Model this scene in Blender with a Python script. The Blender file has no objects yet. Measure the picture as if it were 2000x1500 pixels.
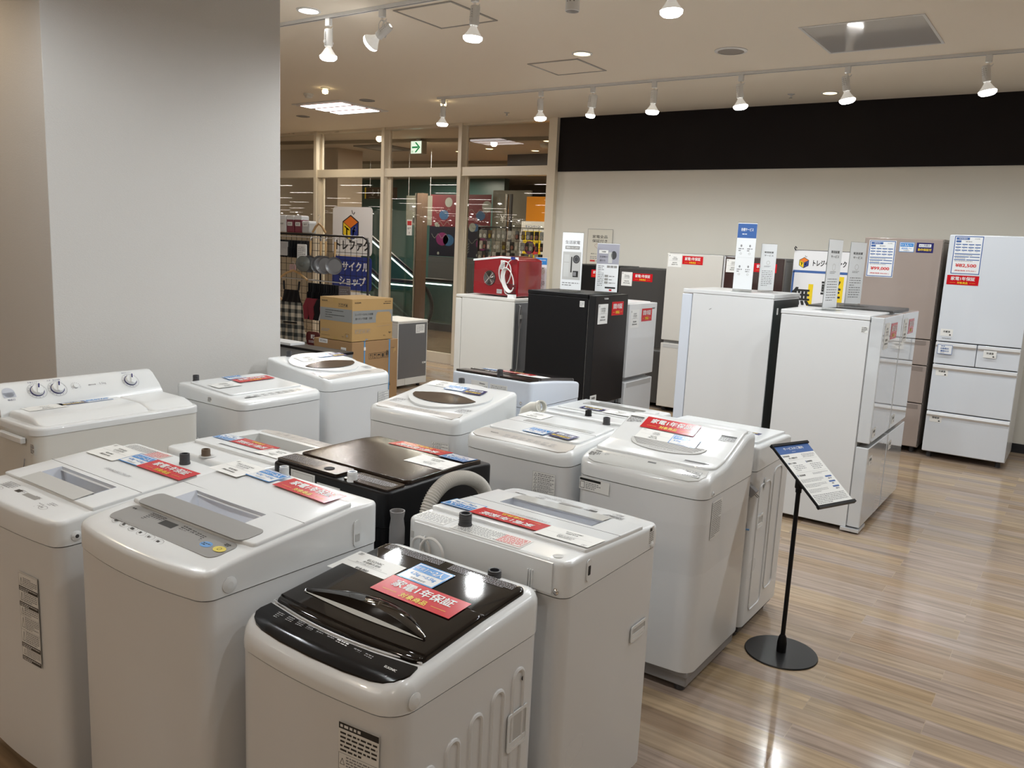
import bpy, bmesh, math, random
from mathutils import Vector, Matrix
R = math.radians
random.seed(7)
SC = bpy.context.scene
COL = SC.collection
# ------------------------------------------------------------------ camera, exposure, world, lights
cd = bpy.data.cameras.new('camera'); cam = bpy.data.objects.new('camera', cd); COL.objects.link(cam)
Rt = Vector((0.8145738, 0.5781780, 0.0466874)); Up = Vector((-0.1342458, 0.1096066, 0.9848678)); Fw = Vector((-0.5643116, 0.8085151, -0.1669006))
cam.matrix_world = Matrix((( Rt.x, Up.x, -Fw.x, 0), (Rt.y, Up.y, -Fw.y, 0), (Rt.z, Up.z, -Fw.z, 1.68), (0, 0, 0, 1)))
cd.sensor_width = 36; cd.lens = 28.8; cd.clip_start = 0.05; cd.clip_end = 200
SC.camera = cam
SC.view_settings.view_transform = 'Standard'; SC.view_settings.look = 'None'
SC.view_settings.gamma = 1; SC.view_settings.use_curve_mapping = False
SC.view_settings.exposure = 0.24
wd = bpy.data.worlds.new('world'); SC.world = wd; wd.use_nodes = True
wd.node_tree.nodes['Background'].inputs[0].default_value = (1.0, 0.86, 0.70, 1)
wd.node_tree.nodes['Background'].inputs[1].default_value = 0.35
CEIL = 3.24
COOL = (0.93, 0.98, 1.0); WARM = (1.0, 0.86, 0.70)
def spot(name, loc, power, color=COOL, ang=180, rad=0.05, target=None, blend=0.5):
    l = bpy.data.lights.new(name, 'SPOT'); l.energy = power; l.color = color; l.spot_size = R(ang); l.spot_blend = blend; l.shadow_soft_size = rad
    o = bpy.data.objects.new(name, l); COL.objects.link(o); o.location = loc
    d = (Vector(target) - Vector(loc)) if target else Vector((0, 0, -1))
    o.rotation_euler = d.to_track_quat('-Z', 'Y').to_euler()
    return o
def area(name, loc, sx, sy, power, color, rot=(0, 0, 0)):
    l = bpy.data.lights.new(name, 'AREA'); l.shape = 'RECTANGLE'; l.size = sx; l.size_y = sy; l.energy = power; l.color = color
    o = bpy.data.objects.new(name, l); COL.objects.link(o); o.location = loc; o.rotation_euler = rot
    return o
T1, T2, T0, TB = 4.27, 7.145, 1.35, -1.6          # lighting tracks: two in view; the last pair are trackless lamp rows added as fill
SPOTW = 37
for x in (-4.73, -4.22, -3.4, -2.06, -1.3, -0.5, 0.5, 1.6): spot('track_and_fill_beam', (x, T1, 2.86), SPOTW, target=(x - 0.5, T1, 0) if x == -4.22 else None)
for x in (-6.08, -4.8, -4.2, -3.55, -2.73, -1.85, -0.86, 0.3, 1.5): spot('track_and_fill_beam', (x, T2, 2.88), SPOTW * .72, ang=165, blend=.8)
for x in (-3.4, -2.2, -1.0, 0.4): spot('track_and_fill_beam', (x, T0, 2.86), SPOTW * 0.6)  # unseen row without fixtures, added to light the near machine tops
for x in (-3.0, 0.0): spot('track_and_fill_beam', (x, TB, 2.86), SPOTW * 0.7, color=WARM)  # unseen warm pair behind the camera, added to light the front faces
spot('wall_fill_beam', (-5.1, 1.25, 3.18), 26, color=(1.0, .80, .55), ang=150)  # no fixture here; warm lamp added to brighten the left wall
spot('recessed_light_beam', (-7.8, 7.25, 3.2), 45, color=(1.0, .93, .86), rad=.05)
for x, y in ((-9.3, 8.2), (-3.65, 6.0)): spot('downlight_and_fill_beam', (x, y, 3.2), 18, color=(1.0, .85, .62))  # the one by the glass has no fixture, added to warm that area

# ------------------------------------------------------------------ materials
MATS = {}
def mat(name, col, rough=0.4, metal=0.0, spec=0.5, coat=0.0, emit=None, estr=1.0, alpha=None):
    if name in MATS: return MATS[name]
    m = bpy.data.materials.new(name); m.use_nodes = True; nt = m.node_tree
    b = nt.nodes['Principled BSDF']; I = b.inputs
    I['Base Color'].default_value = (*col, 1); I['Roughness'].default_value = rough; I['Metallic'].default_value = metal
    I['Specular IOR Level'].default_value = spec; I['Coat Weight'].default_value = coat; I['Coat Roughness'].default_value = 0.04
    if emit: I['Emission Color'].default_value = (*emit, 1); I['Emission Strength'].default_value = estr
    MATS[name] = m; return m
def nodes(m): return m.node_tree.nodes, m.node_tree.links, m.node_tree.nodes['Principled BSDF']
def wear(m, scale=3.0, amt=0.06, bump=0.0, bscale=400, stretch=(1, 1, 1)):
    """small procedural variation of roughness, optional fine bump"""
    N, L, b = nodes(m)
    tc = N.new('ShaderNodeTexCoord'); mp = N.new('ShaderNodeMapping'); mp.inputs['Scale'].default_value = stretch
    L.new(tc.outputs['Object'], mp.inputs['Vector'])
    n = N.new('ShaderNodeTexNoise'); n.inputs['Scale'].default_value = scale; L.new(mp.outputs[0], n.inputs['Vector'])
    r = N.new('ShaderNodeMapRange'); r.inputs['To Min'].default_value = max(0, b.inputs['Roughness'].default_value - amt); r.inputs['To Max'].default_value = b.inputs['Roughness'].default_value + amt
    L.new(n.outputs['Fac'], r.inputs['Value']); L.new(r.outputs[0], b.inputs['Roughness'])
    if bump:
        n2 = N.new('ShaderNodeTexNoise'); n2.inputs['Scale'].default_value = bscale; n2.inputs['Detail'].default_value = 3; L.new(mp.outputs[0], n2.inputs['Vector'])
        bp = N.new('ShaderNodeBump'); bp.inputs['Strength'].default_value = bump; bp.inputs['Distance'].default_value = 0.002
        L.new(n2.outputs['Fac'], bp.inputs['Height']); L.new(bp.outputs[0], b.inputs['Normal'])
    return m
WHITE = wear(mat('white_plastic', (0.77, 0.79, 0.80), 0.22, coat=0.3))
STEEL = wear(mat('white_painted_steel', (0.72, 0.73, 0.74), 0.3, coat=0.15))
STEELB = wear(mat('bluish_white_plastic', (0.68, 0.73, 0.82), 0.22, coat=0.3))
CREAM = wear(mat('cream_plastic', (0.74, 0.73, 0.67), 0.35))
IVORY = wear(mat('ivory_painted_steel', (0.72, 0.71, 0.67), 0.4))
LGREY = mat('light_grey_plastic', (0.50, 0.50, 0.49), 0.4)
PGREY = wear(mat('panel_grey', (0.30, 0.295, 0.285), 0.38))
WGREY = wear(mat('warm_panel_grey', (0.46, 0.43, 0.40), 0.35))
DGREY = mat('dark_grey_plastic', (0.05, 0.05, 0.055), 0.5)
MGREY = wear(mat('mid_grey_plastic', (0.27, 0.26, 0.26), 0.5))
BLACK = wear(mat('black_plastic', (0.006, 0.006, 0.007), 0.38, spec=0.25))
GBLACK = mat('gloss_black_lid', (0.010, 0.008, 0.007), 0.05, spec=0.45)
BROWNBLK = wear(mat('gloss_brown_black', (0.022, 0.013, 0.008), 0.12, spec=0.3), 6, 0.04, 0.15, 300)
SMOKE = mat('smoked_glass', (0.05, 0.04, 0.038), 0.06, coat=1.0)
HOLE = mat('dark_opening', (0.02, 0.02, 0.022), 0.7)
SEAM = mat('seam_shadow_gap', (0.10, 0.10, 0.10), 0.8)
SILVER = wear(mat('silver_trim', (0.68, 0.69, 0.71), 0.22, metal=0.35))
CHROME = mat('chrome', (0.8, 0.8, 0.8), 0.08, metal=1.0)
CLEARG = mat('pale_translucent_plastic', (0.60, 0.61, 0.60), 0.12, coat=0.6)
TRAY = mat('tub_metallic_beige', (0.62, 0.56, 0.47), 0.3, metal=0.3)
TRAYW = mat('pale_blue_recess_plastic', (0.62, 0.66, 0.74), 0.15, coat=0.5)
PBLACK = mat('black_touch_panel', (0.008, 0.008, 0.009), 0.14, spec=0.3)
PAPER = mat('white_paper', (0.80, 0.80, 0.78), 0.45)
LAMI = mat('laminated_white', (0.82, 0.84, 0.86), 0.15)
RED = mat('warranty_red', (0.56, 0.010, 0.018), 0.2, spec=0.3)
YEL = mat('print_yellow', (0.85, 0.62, 0.02), 0.3)
BLUE = mat('print_blue', (0.045, 0.25, 0.62), 0.2)
NAVY = mat('print_navy', (0.02, 0.02, 0.13), 0.2)
SLATE = mat('print_slate_blue', (0.055, 0.13, 0.36), 0.3)
INK = mat('print_black', (0.02, 0.02, 0.02), 0.4)
INKG = mat('print_grey', (0.25, 0.25, 0.26), 0.4)
INKW = mat('print_white', (0.80, 0.80, 0.80), 0.4)
INKR = mat('print_red', (0.62, 0.05, 0.05), 0.4)
BTNB = mat('button_blue', (0.16, 0.36, 0.70), 0.3)
BTNY = mat('button_yellow', (0.75, 0.62, 0.14), 0.3)
HOSE = wear(mat('hose_grey_beige', (0.52, 0.50, 0.46), 0.5))
CORD = mat('cord_grey', (0.42, 0.42, 0.41), 0.5)
CORDW = mat('cord_white', (0.75, 0.74, 0.72), 0.4)
FRAME = wear(mat('champagne_aluminium', (0.80, 0.73, 0.60), 0.30, metal=0.15))
CARD = wear(mat('cardboard', (0.42, 0.27, 0.11), 0.75), 30, 0.05, 0.1, 200)
CARD2 = wear(mat('cardboard_plain', (0.33, 0.20, 0.095), 0.8), 30, 0.05, 0.1, 200)
WOODL = wear(mat('pale_wood', (0.52, 0.33, 0.15), 0.45), 10, 0.08)
TWHITE = mat('fixture_white', (0.78, 0.78, 0.77), 0.35)
BULB = mat('lit_bulb', (1, 1, 1), 0.4, emit=(1, 0.98, 0.95), estr=14)
BULBW = mat('lit_warm_lamp', (1, 0.9, 0.6), 0.4, emit=(1, 0.78, 0.42), estr=5)
ALU = wear(mat('brushed_grey_metal', (0.30, 0.31, 0.33), 0.4, metal=0.7), 40, 0.06, stretch=(1, 1, 0.05))

# ------------------------------------------------------------------ object helpers
def link(name, me, parent=None, M=None):
    o = bpy.data.objects.new(name, me); COL.objects.link(o)
    if parent is not None: o.parent = parent
    if M is not None: o.matrix_local = M
    return o
def tag(o, label, cat=None, group=None):
    o['label'] = label
    if cat: o['category'] = cat
    if group: o['group'] = group
    return o
def thing(name, label, cat, loc=(0, 0, 0), rz=0, group=None):
    o = bpy.data.objects.new(name, None); COL.objects.link(o); o.location = loc; o.rotation_euler = (0, 0, rz); o.empty_display_size = 0.1
    return tag(o, label, cat, group)
def struct(o): o['kind'] = 'structure'; return o
class MB:
    """collects shapes into one mesh"""
    def __init__(s): s.v = []; s.f = []; s.m = []; s.mats = []; s.sm = []
    def mi(s, m):
        if m not in s.mats: s.mats.append(m)
        return s.mats.index(m)
    def add(s, vs, fs, m, smooth=False, M=None):
        k = len(s.v); i = s.mi(m)
        s.v += [tuple(M @ Vector(p)) if M else tuple(p) for p in vs]
        for f in fs: s.f.append([k + a for a in f]); s.m.append(i); s.sm.append(smooth)
        return s
    def box(s, a, b, m, M=None):
        x0, y0, z0 = a; x1, y1, z1 = b
        vs = [(x0, y0, z0), (x1, y0, z0), (x1, y1, z0), (x0, y1, z0), (x0, y0, z1), (x1, y0, z1), (x1, y1, z1), (x0, y1, z1)]
        return s.add(vs, [(0, 3, 2, 1), (4, 5, 6, 7), (0, 1, 5, 4), (1, 2, 6, 5), (2, 3, 7, 6), (3, 0, 4, 7)], m, M=M)
    def cbox(s, c, d, m, M=None):
        return s.box([c[i] - d[i] / 2 for i in range(3)], [c[i] + d[i] / 2 for i in range(3)], m, M)
    def lathe(s, prof, m, n=24, M=None, cap=True, smooth=True):
        vs = []; fs = []
        for r, z in prof:
            for i in range(n): a = 2 * math.pi * i / n; vs.append((r * math.cos(a), r * math.sin(a), z))
        for k in range(len(prof) - 1):
            for i in range(n): j = (i + 1) % n; fs.append((k * n + i, k * n + j, (k + 1) * n + j, (k + 1) * n + i))
        s.add(vs, fs, m, smooth, M)
        if cap:
            if prof[0][0] > 1e-5: s.add(vs[:n], [tuple(range(n))[::-1]], m, False, M)
            if prof[-1][0] > 1e-5: s.add(vs[-n:], [tuple(range(n))], m, False, M)
        return s
    def tube(s, pts, r, m, n=8, M=None, closed=False, rf=None):
        pts = [Vector(p) for p in pts]; N = len(pts); vs = []; fs = []; up = None
        for k in range(N):
            if closed: t = pts[(k + 1) % N] - pts[k - 1]
            else: t = pts[min(k + 1, N - 1)] - pts[max(k - 1, 0)]
            t.normalize()
            if up is None:
                up = Vector((0, 0, 1)) if abs(t.z) < 0.9 else Vector((1, 0, 0))
            u = t.cross(up)
            if u.length < 1e-4: u = t.cross(Vector((0.3, 0.8, 0.5)))
            u.normalize(); w = u.cross(t); up = w
            rr = rf(k) if rf else r
            for i in range(n): a = 2 * math.pi * i / n; vs.append(pts[k] + rr * (math.cos(a) * u + math.sin(a) * w))
        for k in range(N if closed else N - 1):
            for i in range(n): j = (i + 1) % n; q = (k + 1) % N; fs.append((k * n + i, k * n + j, q * n + j, q * n + i))
        s.add(vs, fs, m, True, M)
        if not closed:
            s.add(vs[:n], [tuple(range(n))[::-1]], m, False, M); s.add(vs[-n:], [tuple(range(n))], m, False, M)
        return s
    def prism(s, poly, z0, z1, m, M=None, smooth=False, m2=None):
        n = len(poly); vs = [(p[0], p[1], z0) for p in poly] + [(p[0], p[1], z1) for p in poly]
        s.add(vs, [(i, (i + 1) % n, n + (i + 1) % n, n + i) for i in range(n)], m, smooth, M)
        s.add(vs[:n], [tuple(range(n))[::-1]], m, False, M); s.add(vs[n:], [tuple(range(n))], m2 or m, False, M); return s
    def build(s, name, parent=None, M=None, sharp=35, bevel=0, seg=2):
        me = bpy.data.meshes.new(name); me.from_pydata(s.v, [], s.f)
        for m in s.mats: me.materials.append(m)
        me.polygons.foreach_set('material_index', s.m); me.polygons.foreach_set('use_smooth', s.sm); me.update()
        if any(s.sm): me.set_sharp_from_angle(angle=R(sharp))
        o = link(name, me, parent, M)
        if bevel:
            b = o.modifiers.new('bevel', 'BEVEL'); b.width = bevel; b.segments = seg; b.limit_method = 'ANGLE'; b.angle_limit = R(40); b.harden_normals = True
            for p in me.polygons: p.use_smooth = True
        return o
def rrect(w, h, r, n=5, cx=0, cy=0):
    out = []
    for sx, sy, a0 in ((1, -1, -90), (1, 1, 0), (-1, 1, 90), (-1, -1, 180)):
        for i in range(n + 1):
            a = R(a0 + 90 * i / n); out.append((cx + sx * (w / 2 - r) + r * math.cos(a), cy + sy * (h / 2 - r) + r * math.sin(a)))
    return out
# ------------------------------------------------------------------ lettering
TXT = {}
def textmesh(s, bold=0.0):
    key = (s, bold); b = min(bold, .03) * 1.1
    if key in TXT: return TXT[key]
    c = bpy.data.curves.new('t', 'FONT'); c.body = s; c.size = 1.0; c.resolution_u = 2; c.fill_mode = 'FRONT'
    o = bpy.data.objects.new('t', c); COL.objects.link(o)
    me = o.to_mesh()
    vs = [tuple(v.co) for v in me.vertices]; fs = [tuple(p.vertices) for p in me.polygons]
    if b:
        v0, f0 = vs, fs; vs, fs = [], []
        for i, (dx, dy) in enumerate(((-b, -b * .6), (b, -b * .6), (-b, b * .6), (b, b * .6))): k = len(vs); vs += [(x + dx, y + dy, i * .00007) for x, y, z in v0]; fs += [tuple(k + a for a in f) for f in f0]
    o.to_mesh_clear(); bpy.data.objects.remove(o); bpy.data.curves.remove(c)
    if vs:
        x0 = min(v[0] for v in vs); x1 = max(v[0] for v in vs); y0 = min(v[1] for v in vs); y1 = max(v[1] for v in vs)
    else: x0 = x1 = y0 = y1 = 0
    TXT[key] = (vs, fs, (x0, y0, x1, y1)); return TXT[key]
class Print(MB):
    """a printed sheet in its own XY plane, centre at origin, facing +Z; L = layer height"""
    DZ = 0.00035
    def rect(s, x0, y0, x1, y1, m, L=1):
        z = L * s.DZ; return s.add([(x0, y0, z), (x1, y0, z), (x1, y1, z), (x0, y1, z)], [(0, 1, 2, 3)], m)
    def sheet(s, w, h, m, t=0.0012):
        s.w = w; s.h = h; return s.box((-w / 2, -h / 2, -s.DZ), (w / 2, h / 2, 0), m)
    def border(s, x0, y0, x1, y1, t, m, L=1):
        s.rect(x0, y0, x1, y0 + t, m, L); s.rect(x0, y1 - t, x1, y1, m, L); s.rect(x0, y0 + t, x0 + t, y1 - t, m, L); return s.rect(x1 - t, y0 + t, x1, y1 - t, m, L)
    def poly(s, pts, m, L=1): return s.add([(p[0], p[1], L * s.DZ) for p in pts], [tuple(range(len(pts)))], m)
    def disc(s, x, y, r, m, L=1, n=20, ry=None): return s.poly([(x + r * math.cos(2 * math.pi * i / n), y + (ry or r) * math.sin(2 * math.pi * i / n)) for i in range(n)], m, L)
    def ring(s, x, y, r, t, m, L=1, n=20, ry=None):
        ry = ry or r; z = L * s.DZ; vs = []
        for i in range(n):
            a = 2 * math.pi * i / n; vs += [(x + r * math.cos(a), y + ry * math.sin(a), z), (x + (r - t) * math.cos(a), y + (ry - t) * math.sin(a), z)]
        return s.add(vs, [(2 * i, 2 * ((i + 1) % n), 2 * ((i + 1) % n) + 1, 2 * i + 1) for i in range(n)], m)
    def line(s, pts, t, m, L=1):
        for (x0, y0), (x1, y1) in zip(pts, pts[1:]):
            d = math.hypot(x1 - x0, y1 - y0) or 1; nx, ny = -(y1 - y0) / d * t / 2, (x1 - x0) / d * t / 2
            s.poly([(x0 + nx, y0 + ny), (x0 - nx, y0 - ny), (x1 - nx, y1 - ny), (x1 + nx, y1 + ny)], m, L)
        return s
    def text(s, t, x, y, h, m, L=2, align='c', bold=0.0, w=None, mirror=False):
        """t centred vertically at y with glyph-box height h (and width w if given)"""
        vs, fs, (x0, y0, x1, y1) = textmesh(t, bold)
        if not vs: return s
        k = h / max(1e-6, y1 - y0); kx = (w / (x1 - x0)) if w else k
        W = (x1 - x0) * kx; ox = {'c': x - W / 2, 'l': x, 'r': x - W}[align]
        out = []
        for a, b, c in vs:
            q = (a - x0) * kx
            if mirror: q = W - q
            out.append((ox + q, y - h / 2 + (b - y0) * k, L * s.DZ + c))
        return s.add(out, fs, m)
    def micro(s, x0, y0, x1, y1, rows, m, L=1, fill=0.55, seed=1, full=0.9):
        """rows of print too small to read"""
        rnd = random.Random(seed); dy = (y1 - y0) / rows
        for r in range(rows):
            y = y1 - (r + 0.5) * dy; x = x0; end = x0 + (x1 - x0) * (1 if r < rows - 1 and rnd.random() < full else rnd.uniform(0.45, 0.9))
            while x < end:
                wv = rnd.uniform(0.4, 1.3) * dy * 1.4; e = min(end, x + wv)
                s.rect(x, y - dy * fill / 2, e, y + dy * fill / 2, m, L); x = e + dy * 0.35
        return s
def red_label(w=0.24, h=0.078):
    p = Print(); p.sheet(w, h, RED); p.text('家電1年保証', 0, h * 0.17, h * 0.40, INKW, bold=0.022, w=w * 0.76)
    p.text('対象商品', 0, -h * 0.27, h * 0.24, YEL, bold=0.02, w=w * 0.33)
    p.rect(-w * .40, -h * .28, -w * .22, -h * .265, YEL, 2); p.rect(w * .22, -h * .28, w * .40, -h * .265, YEL, 2); return p
def blue_label(w=0.12, h=0.08, a='1～2人', b='4.2kg ～5.5kg'):
    p = Print(); p.sheet(w, h, BLUE); p.rect(-w * .47, -h * .45, w * .47, h * .45, LAMI, 1); p.rect(-w * .44, h * .04, w * .44, h * .40, BLUE, 2)
    p.text('目安', -w * .30, h * .22, h * .15, INKW, 3); p.text(a, w * .10, h * .22, h * .26, INKW, 3, bold=.015, w=w * .50)
    p.text(b, 0, -h * .14, h * .19, BLUE, 2, bold=.015, w=w * .72); p.text('洗濯容量目安', 0, -h * .35, h * .09, INK, 2); return p
def navy_label(w=0.115, h=0.07):
    p = Print(); p.sheet(w, h, NAVY); p.rect(-w * .36, h * .06, w * .36, h * .36, LAMI, 1); p.text('6ヶ月間の', 0, h * .21, h * .20, NAVY, 2, bold=.015)
    p.text('動作保証付', 0, -h * .20, h * .27, YEL, 2, bold=.02, w=w * .80); return p
def price_card(w=0.17, h=0.11, lines=('', '全自動洗濯機', '4.5kg 2020年製'), price='¥18,000', tax='(税込¥19,800)', m=PAPER, small=True):
    p = Print(); p.sheet(w, h, m); p.text('番', -w * .40, h * .40, h * .07, INKG); p.border(-w * .44, h * .35, -w * .36, h * .45, h * .01, INKG)
    if lines[0]: p.text(lines[0], 0, h * .27, h * .085, INK)
    p.text(lines[1], 0, h * .155, h * .085, INK); p.text(lines[2], 0, h * .06, h * .06, INKG); p.rect(-w * .42, h * .005, w * .42, h * .012, INKG)
    p.text(price, 0, -h * .16, h * .10, INK, bold=.01); p.text(tax, 0, -h * .30, h * .10, INK, bold=.01); return p
def on_plane(c, xdir, ydir):
    """matrix of a sheet centred at c with text direction xdir and text-up ydir (parent space)"""
    x = Vector(xdir).normalized(); y = Vector(ydir); y = (y - x * y.dot(x)).normalized(); z = x.cross(y)
    return Matrix(((x.x, y.x, z.x, c[0]), (x.y, y.y, z.y, c[1]), (x.z, y.z, z.z, c[2]), (0, 0, 0, 1)))
# ------------------------------------------------------------------ top-loading washers
def lerp_prof(prof):
    def S(v):
        if v <= prof[0][0]: return prof[0][1]
        for (a, za), (b, zb) in zip(prof, prof[1:]):
            if v <= b: t = (v - a) / (b - a); return za + (zb - za) * t
        return prof[-1][1]
    return S
def slab(mb, m, w, v0, v1, zb, zt, D, r=0.01, rc=0.03, bow=0.0, u0=0.0, holes=(), nv=10, nu=10, vx=(), rcb=None):
    """rounded slab over u in [u0-w/2,u0+w/2], v in [v0,v1]; zb(v), zt(v) heights; D = depth of the whole machine (y = v - D/2)"""
    L = v1 - v0; rcb = rc if rcb is None else rcb; K = 6
    rows = {0.0, L}
    for i in range(1, K + 1): rows.add(rc * (1 - math.cos(R(90 * i / K)))); rows.add(L - rcb * (1 - math.cos(R(90 * i / K))))
    for i in range(1, 4): rows.add(r * (1 - math.cos(R(90 * i / 4)))); rows.add(L - r * (1 - math.cos(R(90 * i / 4))))
    for i in range(1, nv): rows.add(L * i / nv)
    for h in holes: rows.add(h[2] - v0); rows.add(h[3] - v0)
    for x in vx: rows.add(x - v0)
    rows = sorted(rows); rr = [rows[0]]
    hk = [h[2] - v0 for h in holes] + [h[3] - v0 for h in holes]
    for a in rows[1:]:
        if a - rr[-1] < 0.0012:
            if a in hk or a == L: rr[-1] = a
            continue
        rr.append(a)
    rows = rr
    cols = set(-(w / 2 - r) + (w - 2 * r) * i / nu for i in range(nu + 1))
    for h in holes: cols |= {h[0] - u0, h[1] - u0}
    cols = sorted(cols); arc = [R(18 * i) for i in range(0, 5)]
    def hw(t):
        q = w / 2
        if t < rc: q = w / 2 - rc + math.sqrt(max(0, rc * rc - (rc - t) ** 2))
        if L - t < rcb: q = min(q, w / 2 - rcb + math.sqrt(max(0, rcb * rcb - (rcb - (L - t)) ** 2)))
        return q
    grid = []
    for t in rows:
        h = hw(t); v = v0 + t; e = min(t, L - t); dr = r - math.sqrt(max(0, r * r - (r - e) ** 2)) if e < r else 0
        Z = zt(v) - dr; B = zb(v); rz = max(1e-4, min(r, Z - B))
        sec = [(-h, B)] + [(-(h - r + r * math.cos(a)), Z - rz + rz * math.sin(a)) for a in arc]
        sec += [(max(-(h - r), min(h - r, c)), Z) for c in cols]
        sec += [((h - r + r * math.cos(a)), Z - rz + rz * math.sin(a)) for a in reversed(arc)] + [(h, B)]
        grid.append([(u0 + u, v - bow * (1 - (2 * u / w) ** 2) * max(0, 1 - t / L) - D / 2, z) for u, z in sec])
    n = len(grid[0]); vs = []; fs = []
    f0 = [(x, y, zb(v0)) for x, y, z in grid[0]]; f1 = [(x, y, zb(v1)) for x, y, z in grid[-1]]
    G = [f0] + grid + [f1]
    for g in G: vs += g
    for k in range(len(G) - 1):
        for i in range(n - 1):
            if 0 < k < len(G) - 2 and holes:
                cu = sum(G[k][i + a][0] for a in (0, 1)) / 2; cv = (rows[k - 1] + rows[k]) / 2 + v0
                if any(h[0] < cu < h[1] and h[2] < cv < h[3] for h in holes) and 6 <= i < n - 7: continue
            fs.append((k * n + i, k * n + i + 1, (k + 1) * n + i + 1, (k + 1) * n + i))
    mb.add(vs, fs, m, True); return mb
def outline(w, d, rc, bow, n=6, nb=14):
    out = []
    for sx, sy, a0 in ((1, -1, -90), (1, 1, 0), (-1, 1, 90), (-1, -1, 180)):
        for i in range(n + 1): a = R(a0 + 90 * i / n); out.append((sx * (w / 2 - rc) + rc * math.cos(a), sy * (d / 2 - rc) + rc * math.sin(a)))
    for i in range(1, nb): out.append((-(w / 2 - rc) + (w - 2 * rc) * i / nb, -d / 2))
    return [(x, y - bow * (1 - (2 * x / w) ** 2) * (0.5 - y / d)) for x, y in out]
class Washer:
    def __init__(s, label, X0, X1, Y0, Y1, rot, zs, prof, r=0.018, rc=0.035, bow=0.0, body=STEEL, top=WHITE, zb=0.07, holes=(), group=None, tilt=0, zsb=None, base=DGREY, vx=()):
        s.W = (X1 - X0) if rot % 180 == 0 else (Y1 - Y0); s.D = (Y1 - Y0) if rot % 180 == 0 else (X1 - X0)
        s.c = ((X0 + X1) / 2, (Y0 + Y1) / 2); s.rz = R(rot + tilt); s.prof = prof; s.S = lerp_prof(prof); s.bow = bow
        s.root = thing('washing_machine', label, 'washing machine', (s.c[0], s.c[1], 0), s.rz, group)
        w, d = s.W, s.D; zsb = zs if zsb is None else zsb; s.zs = zs
        mb = MB(); o = outline(w - 0.004, d - 0.004, rc, bow); N = len(o)
        # order outline: corners ccw then front points; sort by angle keeps it simple and closed
        o.sort(key=lambda p: math.atan2(p[1], p[0]))
        zt = lambda y: zs + (zsb - zs) * (y / d + 0.5)
        vs = [(x, y, zb) for x, y in o] + [(x, y, zt(y) - 0.002) for x, y in o]
        mb.add(vs, [(i, (i + 1) % N, N + (i + 1) % N, N + i) for i in range(N)], body, True)
        mb.add(vs, [tuple(range(N))[::-1], tuple(range(N, 2 * N))], body)
        s.body = mb.build('body', s.root)
        mb = MB(); oi = [(x * 0.985, y * 0.985) for x, y in o]; vs = [(x, y, zt(y) - 0.006) for x, y in oi] + [(x, y, zt(y) + 0.006) for x, y in oi]
        mb.add(vs, [(i, (i + 1) % N, N + (i + 1) % N, N + i) for i in range(N)], SEAM, True)
        slab(mb, top, w, 0, d, lambda v: zt(v - d / 2) + 0.0015, s.S, d, r, rc, bow, holes=holes, vx=vx)
        s.crown = mb.build('top_panel', s.root, sharp=50)
        mb = MB()
        mb.box((-w / 2 + .02, -d / 2 + .02, 0.03), (w / 2 - .02, d / 2 - .02, zb + .002), base); mb.build('base', s.root, bevel=0.006)
        for x in (-1, 1):
            for y in (-1, 1): MB().lathe([(0.02, 0), (0.022, 0.004), (0.02, 0.03), (0.016, 0.034)], DGREY, 14, Matrix.Translation((x * (w / 2 - .06), y * (d / 2 - .06), 0))).build('foot', s.root)
    def uv(s, X, Y):
        p = Matrix.Rotation(-s.rz, 2) @ Vector((X - s.c[0], Y - s.c[1])); return p.x, p.y + s.D / 2
    def Mx(s, u, v, ang=0.0, off=0.0, e=0.03):
        """matrix on the top surface at (u,v), text direction turned by ang degrees"""
        dz = (s.S(v + e) - s.S(v - e)) / (2 * e); ex = Vector((1, 0, 0)); ey = Vector((0, 1, dz)).normalized(); a = R(ang)
        x = ex * math.cos(a) + ey * math.sin(a); y = -ex * math.sin(a) + ey * math.cos(a); nrm = x.cross(y)
        c = Vector((u, v - s.D / 2, s.S(v))) + nrm * off; return on_plane(c, x, y)
    def stick(s, p, name, X, Y, deg, off=0.0125, label=None):
        """a printed sheet lying on the lid, given by its world centre and heading"""
        u, v = s.uv(X, Y); o = p.build(name, s.root, s.Mx(u, v, deg - math.degrees(s.rz), off))
        if label: o['label'] = label
        return o
    def on_side(s, side, a, z, name, mb, label=None, tilt=0):
        """sheet on a vertical side: side in 'F','B','L','R' (local), a = along coordinate, z height"""
        w, d = s.W / 2 + .0005, s.D / 2 + .0005
        c, x = {'F': ((a, -d - (.0012 if s.bow else 0) - s.bow * (1 - (a / w) ** 2), z), (1, 2 * s.bow * a / w ** 2, 0)), 'B': ((-a, d, z), (-1, 0, 0)), 'L': ((-w, -a, z), (0, -1, 0)), 'R': ((w, a, z), (0, 1, 0))}[side]
        o = mb.build(name, s.root, on_plane(c, x, (0, 0, 1)))
        if label: o['label'] = label
        return o
    def lid(s, w, v0, v1, m, t=0.010, r=0.006, rc=0.02, holes=(), u0=0.0, bow=0.0, name='lid', nv=10, rcb=None, vx=()):
        mb = MB(); slab(mb, m, w, v0, v1, lambda v: s.S(v) - 0.004, lambda v: s.S(v) + t, s.D, r, rc, bow, u0, holes, nv=nv, vx=vx, rcb=rcb)
        o = mb.build(name, s.root, sharp=50); return o
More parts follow.
